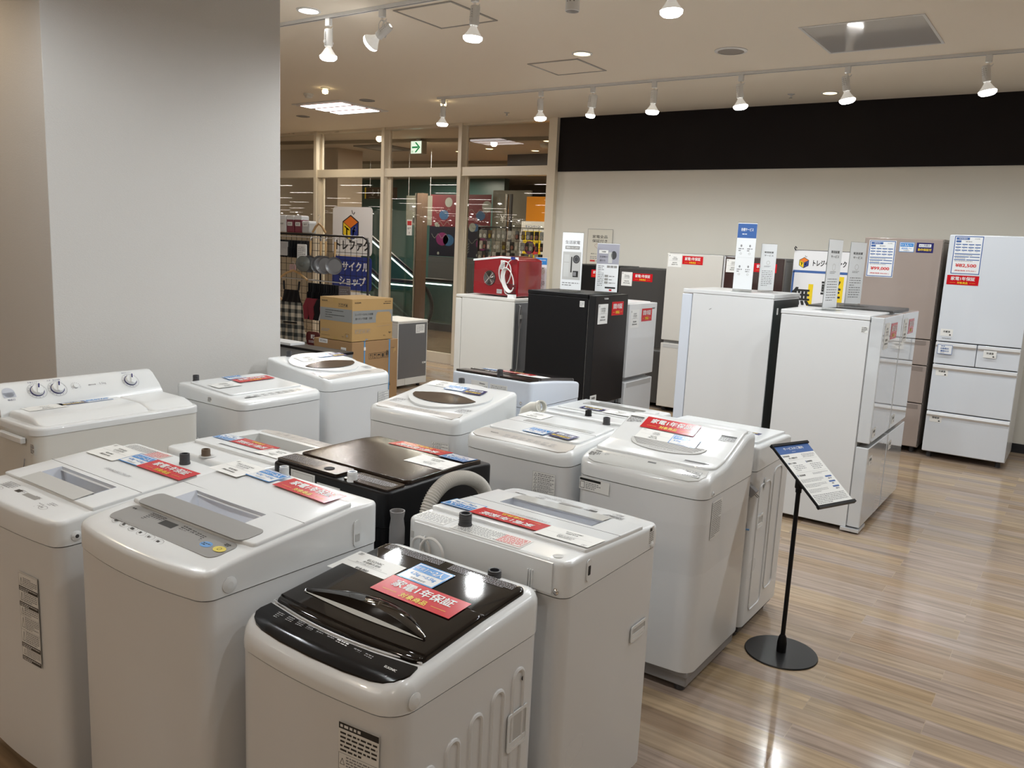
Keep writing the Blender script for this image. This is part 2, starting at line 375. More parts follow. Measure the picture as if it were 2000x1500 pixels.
    def tray(s, u0, u1, v0, v1, depth, m, shrink=(.01, .01, .01, .01), name='recess', t=0.0105, mf=None):
        a = [(u0, v0), (u1, v0), (u1, v1), (u0, v1)]; b = [(u0 + shrink[0], v0 + shrink[2]), (u1 - shrink[1], v0 + shrink[2]), (u1 - shrink[1], v1 - shrink[3]), (u0 + shrink[0], v1 - shrink[3])]
        zf = min(s.S(v0), s.S(v1)) - depth
        vs = [(p[0], p[1] - s.D / 2, s.S(p[1]) + t) for p in a] + [(p[0], p[1] - s.D / 2, zf) for p in b]
        mb = MB(); mb.add(vs, [(0, 1, 5, 4), (1, 2, 6, 5), (2, 3, 7, 6), (3, 0, 4, 7)], m); mb.add(vs[4:], [(0, 1, 2, 3)], mf or m); return mb.build(name, s.root)
    def patch(s, poly, m, off, th=0.004, name='control_panel', label=None, rings=(1, .8, .55, .3, .12)):
        """conforming plate on the top surface from a convex outline in (u,v)"""
        cu = sum(p[0] for p in poly) / len(poly); cv = sum(p[1] for p in poly) / len(poly); n = len(poly); vs = []; fs = []
        def pt(u, v, o): return (u, v - s.bow * (1 - (2 * u / s.W) ** 2) * max(0, 1 - v / s.D) - s.D / 2, s.S(v) + o)
        for p in poly: vs.append(pt(p[0], p[1], off - th))
        for k in rings:
            for p in poly: vs.append(pt(cu + (p[0] - cu) * k, cv + (p[1] - cv) * k, off))
        for k in range(len(rings)):
            for i in range(n): j = (i + 1) % n; fs.append((k * n + i, k * n + j, (k + 1) * n + j, (k + 1) * n + i))
        fs.append(tuple(range(len(rings) * n, (len(rings) + 1) * n)))
        o = MB().add(vs, fs, m, True).build(name, s.root, sharp=45)
        if label: o['label'] = label
        return o
    def tap(s, X, Y, m=DGREY, r=0.016, h=0.034, off=0.0, inner=BLUE, label='dark threaded water inlet'):
        u, v = s.uv(X, Y); z0 = s.S(v) + off
        pr = [(r * 1.12, -0.02), (r * 1.12, 0.004)]
        for i in range(4): z = 0.008 + i * (h - 0.012) / 4; pr += [(r, z), (r * 1.06, z + .002), (r, z + .004)]
        pr += [(r, h), (r * .72, h), (r * .70, h - 0.016)]
        mb = MB().lathe(pr, m, 20, Matrix.Translation((u, v - s.D / 2, z0)), cap=False); mb.lathe([(r * .70, h - .016), (r * .5, h - .017), (0.0001, h - .017)], inner, 16, Matrix.Translation((u, v - s.D / 2, z0)), cap=False)
        o = mb.build('water_inlet', s.root); o['label'] = label; return o
    def grip(s, side, a, z, w=0.10, h=0.055, name='side_grip'):
        """carrying grip: raised frame round a sunken slot"""
        mb = MB(); o = rrect(w, h, .008, 4); i = rrect(w - .016, h - .018, .005, 4); n = len(o)
        vs = [(x, y, 0) for x, y in o] + [(x, y, .0028) for x, y in o] + [(x, y, .0028) for x, y in i] + [(x, y, .0010) for x, y in i]
        mb.add(vs, [(k * n + q, k * n + (q + 1) % n, (k + 1) * n + (q + 1) % n, (k + 1) * n + q) for k in range(3) for q in range(n)], WHITE, True)
        mb.add([(x, y, .0010) for x, y in i], [tuple(range(n))], LGREY); mb.box((-w / 2 + .009, -h / 2 + .010, .0010), (w / 2 - .009, -h / 2 + .024, .0024), WHITE)
        return s.on_side(side, a, z, name, mb)
def spec_label(w, h, seed=3, dark=True, frame=True):
    p = Print(); p.sheet(w, h, PAPER)
    if frame: p.border(-w * .49, -h * .49, w * .49, h * .49, w * .008, INKG)
    rnd = random.Random(seed); y = h * .46
    while y > -h * .42:
        hh = rnd.uniform(.10, .17) * h; y2 = max(-h * .46, y - hh)
        p.line([(-w * .42, y2 + hh * .15), (-w * .36, y - hh * .15), (-w * .30, y2 + hh * .15), (-w * .42, y2 + hh * .15)], w * .012, INK)
        p.micro(-w * .26, y2 + hh * .08, w * .45, y - hh * .05, max(2, int(hh / 0.006)), INKG, 1, .5, seed + int(y * 1000)); p.rect(-w * .49, y2 - h * .003, w * .49, y2, INKG, 1); y = y2
        if dark and rnd.random() < .3: p.rect(-w * .49, y - h * .05, w * .49, y, INK, 2); p.micro(-w * .45, y - h * .045, w * .45, y - h * .005, 2, INKW, 3, .5, seed); y -= h * .05
    return p
def caution(w, h, seed, m=INKG, rows=8, red=0.0):
    p = Print(); p.sheet(w, h, PAPER); p.micro(-w * .47, -h * .44, w * .47, h * .44, rows, m, 1, .55, seed)
    if red: p.rect(w * (.5 - red), -h * .40, w * .48, h * .40, PAPER, 2); p.micro(w * (.5 - red) + .002, -h * .36, w * .46, h * .36, max(3, rows - 2), INKR, 3, .6, seed + 1); p.border(w * (.5 - red), -h * .40, w * .48, h * .40, w * .006, INKR, 3)
    return p
def keys(w, h, seed, m=INKG, n=6, m2=None, disp=None):
    """row of printed touch keys with captions, on a clear film"""
    p = Print(); p.w = w; rnd = random.Random(seed)
    for i in range(n):
        x = -w * .46 + w * .92 * (i + .5) / n; r = min(w / n * .38, h * .28)
        p.ring(x, -h * .22, r, r * .10, m, 1, 16, r * .55); p.micro(x - r * .7, -h * .27, x + r * .7, -h * .17, 1, m, 1, .9, seed + i)
        p.micro(x - r * .9, h * .02, x + r * .9, h * .30, 3, m, 1, .5, seed + 20 + i)
    if disp is not None: p.rect(disp - w * .035, h * .0, disp + w * .035, h * .22, INK, 2)
    return p

# --- 1 front left: white washer with deep grip in a folding lid
def folding_lid_washer(label, X0, X1, Y0, Y1, rot, zf=0.874, zk=0.888, zbk=0.905):
    h = [(-.165, .165, .165, .235)]
    W = Washer(label, X0, X1, Y0, Y1, rot, .795, [(0, zf - .006), (.06, zf), (.22, zk), (.44, zbk), (.56, zbk)], r=.014, rc=.035, bow=.018, holes=h, vx=(.105,), group='white washing machines with a long grip hollow')
    W.lid(.535, .105, .445, WHITE, t=.009, r=.004, rc=.006, holes=h)
    W.tray(-.165, .165, .165, .235, .055, TRAYW, (.03, .0, .0, .0), mf=TRAY)
    MB().add([(-.165, .105 - W.D / 2, W.S(.105) + .011), (.165, .105 - W.D / 2, W.S(.105) + .011), (.165, .168 - W.D / 2, W.S(.168) + .0125), (-.165, .168 - W.D / 2, W.S(.168) + .0125),
              (-.165, .168 - W.D / 2, W.S(.168) + .009), (.165, .168 - W.D / 2, W.S(.168) + .009)], [(0, 1, 2, 3), (3, 2, 5, 4)], CLEARG).build('lid_grip', W.root)
    mb = MB(); mb.box((-.27, .255 - W.D / 2 - .0008, W.S(.255) + .0088), (.27, .255 - W.D / 2 + .0008, W.S(.255) + .0094), SEAM); mb.build('fold_line', W.root)
    p = keys(.40, .07, 5, INKG, 4, disp=-.06); p.micro(-.17, .0, -.10, .035, 5, INKG, 1, .5, 3); p.rect(-.02, -.002, .06, .016, PGREY, 2); p.micro(.06, -.03, .12, .0, 3, INKG, 1, .5, 9)
    p.build('control_panel', W.root, W.Mx(-.01, .052, 0, .001))
    p = caution(.24, .07, 11, rows=9, red=.35); p.build('caution_label', W.root, W.Mx(-.13 if rot == 0 else .0, .505, 180 if rot else 0, .001)); return W
W1 = folding_lid_washer('white washing machine at the far left front, stainless drum lid with a grip hollow', -2.785, -2.235, 1.05, 1.61, 0)
def face_print(W, t, u, v, h, m=INKG, ang=0, w=None, off=.0105, name='lettering', bold=0.0):
    p = Print(); p.text(t, 0, 0, h, m, 1, bold=bold, w=w); return p.build(name, W.root, W.Mx(u, v, ang, off))
face_print(W1, 'STAINLESS DRUM', .04, .31, .013, INKG)
W1.stick(price_card(lines=('TOSHIBA', '全自動洗濯機', '5.0kg 2021年製'), price='¥21,000', tax='(税込¥23,100)'), 'price_card', -2.672, 1.462, 0)
W1.stick(blue_label(), 'capacity_label', -2.525, 1.466, 0); W1.stick(red_label(), 'warranty_label', -2.355, 1.464, 0, off=.0135)
W1.tap(-2.412, 1.56, off=.002)
W1.on_side('F', .13, .55, 'spec_label', spec_label(.10, .27, 4))
def screw_cover(W, side, a, z, r=.013, m=WHITE, inner=None):
    mb = MB().lathe([(r * 1.5, 0), (r * 1.5, .001), (r, .003), (r * .6, .004)], m, 20)
    if inner: mb.lathe([(r * .55, .0042), (.0001, .0042)], inner, 12, cap=False)
    W.on_side(side, a, z, 'screw_cover', mb)
screw_cover(W1, 'R', -.225, .82, .010, WHITE, DGREY)
# --- 2 white washer with grey panel across the lid
h2 = [(-.17, .14, .20, .285)]
W2 = Washer('white washing machine with a grey panel across lid, between far left machine and black-lidded one', -2.115, -1.555, 1.05, 1.61, 0, .842, [(0, .905), (.04, .917), (.14, .930), (.46, .958), (.56, .955)], r=.012, rc=.03, bow=.028, holes=h2, vx=(.14, .16, .46), zsb=.838)
W2.lid(.53, .145, .47, WHITE, t=.010, r=.005, rc=.012, holes=h2, bow=.012)
W2.tray(-.17, .14, .20, .285, .035, TRAYW, (.05, .03, .005, .03))
W2.patch(rrect(.46, .075, .022, 5, 0, .168 + .012), PGREY, .0118, .003, 'lid_badge_panel', 'grey band on the lid')
W2.patch(rrect(.46, .080, .022, 5, 0, .102), PGREY, .0022, .003, 'control_panel', 'grey control panel')
p = Print(); p.rect(-.06, -.004, .0, .02, INK, 2); p.micro(-.13, -.01, -.065, .03, 6, INK, 1, .5, 3)
for k in range(5): p.micro(.015 + k * .022, -.012, .032 + k * .022, .028 - k * .002, 5, INK, 1, .5, 7 + k)
p.disc(.155, -.008, .020, BTNB, 1, 20, .013); p.micro(.14, -.014, .17, -.002, 2, INK, 2, .5, 3); p.disc(.205, -.006, .020, BTNY, 1, 20, .013); p.ring(.205, -.006, .006, .0012, INK, 2); p.micro(.195, .012, .215, .024, 2, INK, 1, .6, 2); p.micro(-.21, .014, -.18, .022, 1, INK, 1, .7, 4)
p.build('panel_printing', W2.root, W2.Mx(.0, .098, 0, .0042))
p = Print()
for k in range(6): p.ring(-.14 + k * .042, 0, .017, .0012, INKG, 1, 18, .011); p.micro(-.15 + k * .042, -.004, -.13 + k * .042, .004, 1, INK, 1, .9, k)
p.build('touch_keys', W2.root, W2.Mx(-.03, .040, -3, .0035))
face_print(W2, 'IRIS OHYAMA', .03, .172, .011, INK, 0, .075, .0122, bold=.02)
mb = MB(); mb.box((-.265, .30 - W2.D / 2, W2.S(.3) + .0098), (.265, .3015 - W2.D / 2, W2.S(.3) + .0104), SEAM); mb.build('fold_line', W2.root)
W2.stick(price_card(.145, .11, ('IRIS OHYAMA', '全自動洗濯機', '5.0kg 2021年製'), '¥18,000', '(税込¥19,800)'), 'price_card', -2.058, 1.510, -2)
W2.stick(blue_label(.115, .08), 'capacity_label', -1.934, 1.524, -2); W2.stick(red_label(.235, .078), 'warranty_label', -1.735, 1.508, -3, off=.0135)
W2.tap(-1.935, 1.585, WHITE, .014, .03, label='white threaded water inlet')
screw_cover(W2, 'R', -.215, .868, .013); p = MB(); p.prism(rrect(.026, .075, .012, 5), 0, .003, WHITE); p.prism(rrect(.016, .022, .002, 2, 0, -.012), .003, .0042, LGREY); W2.on_side('R', .19, .885, 'side_hook_slot', p)
# --- 3 compact washer with gloss black lid, nearest
W3 = Washer('compact white washing machine with glossy black lid and black control panel, nearest the camera', -1.516, -1.007, 1.10, 1.635, 0, .741, [(0, .786), (.04, .808), (.10, .816), (.30, .836), (.50, .850), (.535, .846)], r=.030, rc=.055, bow=.020, vx=(.09, .3))
W3.patch([(-.232, .088), (-.236, .06), (-.232, .045), (-.220, .032), (-.200, .024), (-.17, .020), (-.1, .018), (0, .018), (.1, .018), (.17, .020), (.200, .024), (.220, .032), (.232, .045), (.236, .06), (.232, .088), (.12, .083), (0, .080), (-.12, .083)], PBLACK, .0035, .005, 'control_panel', 'black control panel with white printing')
mb = MB()
slab(mb, GBLACK, .462, .092, .482, lambda v: W3.S(v) - .006, lambda v: W3.S(v) + .012 + (.004 if .11 < v < .31 else 0), W3.D, .008, .02, .012, 0.0, vx=(.11, .31, .115, .305), nv=14)
mb.build('lid', W3.root, sharp=40)
mb = MB(); N = 24; vs = []; fs = []
for i in range(N + 1):
    t = i / N; u = -.19 + .38 * t; b = math.sin(math.pi * t)
    v = .148 - .004 * b; zz = W3.S(v)
    vs += [(u, v - .006 * b - W3.D / 2, zz + .018), (u, v + .012 * b - W3.D / 2, zz + .0185 + .0005 * b), (u, v + .020 * b - W3.D / 2, zz + .019 + .022 * b), (u, v + .05 * b + .004 - W3.D / 2, W3.S(v + .05) + .018 + .014 * b), (u, v + .085 * b + .008 - W3.D / 2, W3.S(v + .09) + .0135)]
for i in range(N):
    for j in (1, 2, 3): fs.append((i * 5 + j, (i + 1) * 5 + j, (i + 1) * 5 + j + 1, i * 5 + j + 1))
mb.add(vs, fs, GBLACK, True); mb.add(vs, [(i * 5, (i + 1) * 5, (i + 1) * 5 + 1, i * 5 + 1) for i in range(N)], mat('silver_lip', (.55, .54, .50), .35), True)
o = mb.build('lid_handle', W3.root); o['label'] = 'arched black handle with a silver lip'
mb = MB(); pts = [(-.232, .100)] + [(-.232 + .464 * i / 12, .098 - .014 * math.sin(math.pi * i / 12)) for i in range(13)]
mb.tube([(u, v - .012 * math.sin(math.pi * i / 13) - W3.D / 2, W3.S(v) + .004) for i, (u, v) in enumerate(pts)], .0022, SILVER, 6); mb.build('silver_edge_strip', W3.root)
p = Print()
for i, x in enumerate((-.17, -.135, -.10, -.068, -.035, .0)): p.border(x - .012, -.022 - .0, x + .012, -.010, .001, INKW, 1); p.micro(x - .009, -.019, x + .009, -.013, 1, INKW, 1, .8, i); p.micro(x - .009, -.004, x + .012, .016, 4, INKG, 1, .5, i + 5)
p.micro(.02, -.018, .055, .014, 5, INKW, 1, .5, 40)
for x in (.085, .12): p.border(x - .013, -.024, x + .013, -.010, .001, INKW, 1); p.micro(x - .010, -.020, x + .010, -.014, 1, INKW, 1, .8, 3); p.micro(x - .01, -.006, x + .012, .010, 3, INKG, 1, .5, 13)
p.text('ELSONIC', .19, -.002, .006, INKW, 1, bold=.02); p.text('4.5kg', .185, -.018, .012, INKW, 1)
p.build('panel_printing', W3.root, W3.Mx(0, .052, 0, .0048))
p = Print(); p.micro(-.095, -.016, .095, .018, 7, INKG, 1, .45, 5); p.build('caution_printing', W3.root, W3.Mx(-.115, .458, 0, .0128)); p = Print(); p.micro(-.1, -.016, .1, .018, 7, INKG, 1, .45, 6); p.build('caution_printing', W3.root, W3.Mx(.11, .458, 0, .0128))
W3.stick(price_card(.17, .115, ('ELSONIC', '全自動洗濯機', 'EHLWA 4.5kg 2020年製 ランク B'), '¥18,000', '(税込¥19,800)'), 'price_card', -1.423, 1.430, -1, off=.0135)
W3.stick(blue_label(.118, .088), 'capacity_label', -1.268, 1.482, -2, off=.0145); W3.stick(red_label(.25, .082), 'warranty_label', -1.205, 1.388, -1, off=.0185)
W3.tap(-1.143, 1.60, off=-.012, r=.017, h=.03)
p = Print(); p.sheet(.105, .11, PAPER); p.rect(-.052, .04, .052, .054, INK, 1); p.micro(-.048, .042, .048, .052, 1, INKW, 2, .6, 4); p.micro(-.048, -.012, .048, .036, 5, INK, 1, .45, 6); p.border(-.052, -.052, .052, -.014, .001, INKG, 1)
p.line([(-.048, -.040), (-.042, -.026), (-.036, -.040), (-.048, -.040)], .0012, INK, 1); p.micro(-.032, -.05, .048, -.018, 5, INKG, 1, .5, 9)
W3.on_side('F', .165, .645, 'warning_label', p)
screw_cover(W3, 'R', -.215, .765, .012)
mb = MB()
for k in range(5):
    x0 = -.165 + k * .082; r = .021; zt_ = .565 + k * .022
    pts = [(x0 - r, .10, 0)] + [(x0 - r * math.cos(R(a)), zt_ + r * math.sin(R(a)), 0) for a in range(0, 181, 20)] + [(x0 + r, .10, 0)]
    mb.tube([(a, b - .4, -.0035) for a, b, c in pts], .0062, STEEL, 8)
W3.on_side('R', 0, .4, 'pressed_ribs', mb)
W3.grip('R', .165, .520, .085, .10)
mb = MB().lathe([(.006, 0), (.006, .0006)], HOLE, 12); W3.on_side('R', .18, .645, 'screw_hole', mb)
# --- 4 same kind as 1, seen from its back
W4 = folding_lid_washer('white washing machine turned back-to-front beside the black-lidded one, power cord hooked on its rear', -1.54, -.99, 1.70, 2.25, 180, .866, .876, .892)
face_print(W4, 'STAINLESS DRUM', .0, .315, .013, INKG); face_print(W4, 'TOSHIBA', .20, .07, .008, INK, 0, None, .001, bold=.03)
W4.stick(blue_label(), 'capacity_label', -1.47, 1.882, 180); W4.stick(red_label(), 'warranty_label', -1.292, 1.868, 180, off=.0135)
W4.stick(price_card(.175, .10, ('TOSHIBA', '全自動洗濯機', 'AW-45 4.5kg 2019年製'), '¥16,000', '(税込¥17,600)'), 'price_card', -1.085, 1.862, 180)
W4.tap(-1.365, 1.757, off=0, r=.018, h=.036)
p = caution(.11, .065, 21, rows=7); p.build('caution_label', W4.root, W4.Mx(.20, .503, 180, .001))
MB().lathe([(.014, 0), (.012, .0008), (.0001, -.001)], LGREY, 18).build('plugged_hole', W4.root, W4.Mx(-.225, .515, 0, .001))
mb = MB(); mb.box((-.235, -.03, 0), (.235, .052, .006), WHITE); mb.box((-.15, -.042, 0), (.10, -.012, .003), LGREY); W4.on_side('B', 0, .835, 'rear_cover', mb)
for a in (-.20, .17):
    mb = MB()
    for k in (-1, 0, 1): mb.box((k * .007 - .0015, -.03, 0), (k * .007 + .0015, .03, .012), WHITE)
    mb.box((-.004, -.045, .01), (.022, -.02, .016), WHITE); W4.on_side('B', a, .825, 'cord_hook', mb)
W4.on_side('B', -.245, .845, 'rear_slot', MB().cbox((0, 0, .001), (.012, .02, .002), LGREY))
mb = MB()
for k, (cx, r) in enumerate(((-.20, .034), (-.155, .042))):
    mb.tube([(cx + r * math.cos(R(a)), .815 + 1.05 * r * math.sin(R(a)), .015 + .006 * k) for a in range(-60, 250, 15)], .0042, CORDW, 8)
mb.tube([(-.205, .83, .012), (-.18, .80, .02), (-.165, .74, .02), (-.16, .62, .012)], .0042, CORDW, 8)
mb.M = None; o = mb.build('power_cord', W4.root, on_plane((0, W4.D / 2, 0), (-1, 0, 0), (0, 0, 1))); 
screw_cover(W4, 'B', .245, .812, .006, CHROME)
p = MB(); p.prism(rrect(.022, .06, .010, 5), 0, .003, WHITE); p.prism(rrect(.012, .026, .002, 2), .003, .0038, HOLE); W4.on_side('L', -.165, .845, 'side_hook_slot', p)
W4.grip('L', .17, .55, .10, .05)
p = Print(); p.sheet(.03, .055, PAPER); p.micro(-.013, -.025, .013, .012, 6, INKG, 1, .5, 3); p.micro(-.013, .014, .013, .024, 1, INK, 1, 1, 5); W4.on_side('L', .215, .838, 'small_label', p); screw_cover(W4, 'L', .222, .806, .007)
# --- 5 tall washer dryer with curved lid
h5 = []
W5 = Washer('tall white washer-dryer with curved high-backed lid, grey base and wrapping film round its middle', -1.61, -1.06, 2.79, 3.33, 0, .785, [(0, .838), (.03, .856), (.085, .874), (.16, .880), (.22, .889), (.27, .906), (.35, .937), (.42, .965), (.45, .968), (.54, .962)], r=.022, rc=.05, bow=.012, zb=.095, base=MGREY, group=None, vx=(.05, .085, .12, .16, .19, .22, .25, .28, .31, .34, .38, .42))
W5.lid(.515, .10, .485, WHITE, t=.010, r=.006, rc=.035, nv=24, vx=(.12, .16, .19, .22, .25, .28, .31, .34, .38, .42))
W5.patch([(-.245, .092), (-.25, .05), (-.235, .022), (-.2, .012), (.2, .012), (.235, .022), (.25, .05), (.245, .092)], CLEARG, .003, .004, 'control_panel', 'white touch control panel')
p = Print()
for i in range(5): p.border(-.185 + i * .034, -.024, -.157 + i * .034, -.010, .0012, INK, 1); p.micro(-.182 + i * .034, -.020, -.160 + i * .034, -.014, 1, INK, 1, .8, i); p.micro(-.182 + i * .034, -.002, -.164 + i * .034, .016, 3, INKG, 1, .5, i + 4)
p.rect(.005, .0, .04, .018, INK, 2)
for x in (-.008, .026, .075): p.border(x, -.024, x + .028, -.011, .0012, INK, 1); p.micro(x + .004, -.020, x + .024, -.015, 1, INK, 1, .8, 3)
p.micro(.075, -.004, .16, .016, 3, INKG, 1, .5, 11)
for x, y in ((.165, -.004), (.165, -.026), (.20, -.004), (.20, -.026)): p.rect(x, y, x + .03, y + .018, LGREY, 1); p.border(x, y, x + .03, y + .018, .0012, INK, 2); p.micro(x + .004, y + .006, x + .026, y + .012, 1, INK, 2, .8, 2)
p.text('SHARP', -.215, .018, .007, INK, 1, bold=.03); p.micro(-.245, -.018, -.20, .008, 3, INK, 1, .5, 6)
p.build('panel_printing', W5.root, W5.Mx(0, .055, 0, .0045))
poly = [(-.165 + .33 * i / 10, .262) for i in range(11)] + [(.165 * math.cos(R(a)), .262 - .075 * math.sin(R(a))) for a in range(12, 180, 12)]
W5.patch(poly, LGREY, .0125, .003, 'lid_handle', 'light grey half-oval lid grip')
mb = MB()
for k in range(5):
    v = .255 - k * .009; hw_ = .155 - k * .008; mb.tube([(u_ * hw_, v - W5.D / 2, W5.S(v) + .0135) for u_ in (-1, -.5, 0, .5, 1)], .0022, PGREY, 6)
mb.build('grip_ribs', W5.root)
face_print(W5, 'WASH & DRY', .0, .205, .009, INKG, 0, .12, .0135)
W5.stick(red_label(.245, .085), 'warranty_label', -1.382, 3.165, -1, off=.0135); W5.stick(price_card(.155, .075, ('SHARP', '洗濯乾燥機', '5.5kg 2020年製'), '¥33,000', '(税込¥36,300)'), 'price_card', -1.412, 3.085, -2, off=.0125)
W5.stick(blue_label(.12, .07, '3～4人', '6.0kg ～ 7.0kg'), 'capacity_label', -1.278, 3.080, -1, off=.0145)
for u, v, w_, h_, s_ in ((-.215, .385, .065, .05, 4), (.21, .36, .065, .045, 6), (.175, .135, .10, .022, 8)):
    p = Print(); p.micro(-w_ / 2, -h_ / 2, w_ / 2, h_ / 2 - .008, 5, INKG, 1, .5, s_); p.rect(-w_ / 2, h_ / 2 - .008, w_ / 2, h_ / 2, INK, 1); p.build('caution_printing', W5.root, W5.Mx(u, v, 0, .0108))
p = Print(); p.sheet(.32, .035, PAPER); p.rect(.03, .002, .15, .014, YEL, 1); p.micro(-.15, -.014, .15, .0, 3, INKG, 1, .5, 4); p.rect(-.155, -.01, -.13, .014, INK, 1); p.build('long_caution_label', W5.root, W5.Mx(.08, .505, 0, .001))
p = Print(); p.sheet(.14, .05, PAPER); p.rect(-.068, .012, .03, .022, INK, 1); p.micro(-.04, -.02, .03, .008, 4, INKG, 1, .5, 2); p.border(-.066, -.02, -.045, .008, .002, INK, 1); W5.on_side('F', -.185, .752, 'front_label', p)
p = Print(); p.sheet(.10, .15, PAPER); p.micro(-.045, -.07, .045, .07, 18, INKG, 1, .5, 2); W5.on_side('R', -.14, .69, 'spec_label', p)
screw_cover(W5, 'R', -.20, .80, .007, WHITE, DGREY)
mb = MB(); o = outline(W5.W + .006, W5.D + .006, .052, .012); o.sort(key=lambda p: math.atan2(p[1], p[0])); n = len(o); rnd = random.Random(5); vs = []
for k in range(8):
    z = .44 + k * .028
    for x, y in o: q = 1 + rnd.uniform(0, .006); vs.append((x * q, y * q, z + rnd.uniform(-.004, .004) + (x + .28) * .10))
FILM = bpy.data.materials.new('wrapping_film'); FILM.use_nodes = True; nn = FILM.node_tree.nodes; ll = FILM.node_tree.links; nn.clear()
ou = nn.new('ShaderNodeOutputMaterial'); mx = nn.new('ShaderNodeMixShader'); tr = nn.new('ShaderNodeBsdfTransparent'); gl = nn.new('ShaderNodeBsdfGlossy'); gl.inputs['Roughness'].default_value = .12; mx.inputs[0].default_value = .04; tr.inputs[0].default_value = (.985, .985, .985, 1)
ll.new(tr.outputs[0], mx.inputs[1]); ll.new(gl.outputs[0], mx.inputs[2]); ll.new(mx.outputs[0], ou.inputs[0])
mb.add(vs, [(k * n + i, k * n + (i + 1) % n, (k + 1) * n + (i + 1) % n, (k + 1) * n + i) for k in range(7) for i in range(n)], FILM, True)
o = mb.build('wrapping_film', W5.root); o['label'] = 'crinkled clear film band'
# stepped grey foot of the base at the near corner
mb = MB()
for sx in (-1, 1): mb.lathe([(.055, .095), (.055, .07), (.045, .06), (.040, .045), (.030, .040), (.028, .03)], MGREY, 20, Matrix.Translation((sx * .205, -.2, 0)), cap=False)
mb.box((-.262, -.258, .07), (.262, .258, .096), MGREY); mb.build('base_skirt', W5.root, bevel=.008)
# --- 6 washer with light grey front panel
W6 = Washer('white washing machine with light grey strip panel, left of the tall washer-dryer', -2.18, -1.64, 2.77, 3.33, 0, .80, [(0, .848), (.05, .862), (.13, .870), (.5, .884), (.56, .88)], r=.022, rc=.05, bow=.012, group=None)
W6.patch([(-.235, .115), (-.25, .07), (-.24, .03), (-.21, .018), (.21, .018), (.24, .03), (.25, .07), (.235, .115)], WGREY, .003, .004, 'control_panel', 'light warm grey control panel')
W6.lid(.47, .125, .47, WHITE, t=.008, r=.005, rc=.03)
mb = MB(); mb.box((-.16, .30 - W6.D / 2, W6.S(.3) + .0075), (.20, .345 - W6.D / 2, W6.S(.3) + .0095), CLEARG); mb.box((-.235, .28 - W6.D / 2, W6.S(.28) + .0072), (.235, .282 - W6.D / 2, W6.S(.28) + .0084), SEAM); mb.build('lid_grip', W6.root)
p = keys(.30, .05, 15, INKG, 7); p.text('Panasonic', -.19, .01, .008, INK, 1, bold=.03); p.build('panel_printing', W6.root, W6.Mx(.04, .058, 0, .0045))
W6.stick(blue_label(.115, .08), 'capacity_label', -1.905, 2.945, -4); W6.stick(navy_label(.12, .075), 'guarantee_label', -1.775, 2.945, -8, off=.0135)
W6.stick(price_card(.14, .11, ('Panasonic', '全自動洗濯機', '5.0kg 2019年製'), '¥22,000', '(税込¥24,200)'), 'price_card', -2.08, 3.19, -4, off=.0105)
W6.on_side('F', .165, .70, 'spec_label', spec_label(.11, .13, 9, dark=False))
W6.tap(-1.76, 3.30, off=.0)
# --- 7 black washer seen from the back
W7 = Washer('black washing machine in the middle of the group, seen from its back', -2.255, -1.705, 1.79, 2.35, 180, .785, [(0, .890), (.05, .898), (.14, .905), (.56, .902)], r=.010, rc=.03, bow=.012, body=BLACK, top=BLACK)
W7.lid(.52, .045, .445, BROWNBLK, t=.012, r=.004, rc=.02)
W7.patch(rrect(.30, .085, .01, 4, .115, .502), BROWNBLK, .010, .010, 'rear_panel', 'glossy rear strip'); W7.patch(rrect(.20, .085, .01, 4, -.165, .502), BROWNBLK, .006, .006, 'rear_panel', 'glossy rear strip')
for X, Y, r_ in ((-2.015, 1.84, .018),): MB().lathe([(r_, 0), (r_ * .8, .0005), (.0001, -.002)], HOLE, 18).build('plugged_hole', W7.root, W7.Mx(*W7.uv(X, Y), 0, .0115))
p = Print(); p.micro(-.09, -.02, .09, .02, 7, INKG, 1, .5, 3); p.build('caution_printing', W7.root, W7.Mx(-.165, .50, 180, .0065))
p = Print(); p.micro(-.09, -.03, .09, .03, 9, INKG, 1, .4, 31); p.build('caution_printing', W7.root, W7.Mx(.17, .50, 180, .0105))
W7.tap(-1.880, 1.815, WHITE, .016, .032, off=.0, label='white threaded water inlet'); W7.tap(-1.99, 2.30, DGREY, .004, .006)
W7.stick(red_label(.255, .085), 'warranty_label', -1.985, 2.262, 180, off=.0135); W7.stick(price_card(.18, .105, ('Hisense', '全自動洗濯機', '5.5kg 2018年製'), '¥15,000', '(税込¥16,500)'), 'price_card', -1.812, 2.133, 180, off=.0135)
W7.stick(blue_label(.12, .082), 'capacity_label', -1.79, 2.245, 178, off=.0145)
p = Print(); p.sheet(.12, .06, PAPER); p.micro(-.05, -.024, .05, .0, 4, INKG, 1, .4, 3); p.border(-.05, .004, .05, .024, .001, INKG, 1); W7.on_side('B', -.11, .865, 'rating_label', p)
p = Print(); p.sheet(.11, .05, PAPER); p.micro(-.05, -.02, .05, .02, 5, INKG, 1, .5, 6); W7.on_side('B', .015, .85, 'rating_label', p)
screw_cover(W7, 'L', .22, .82, .010, DGREY)
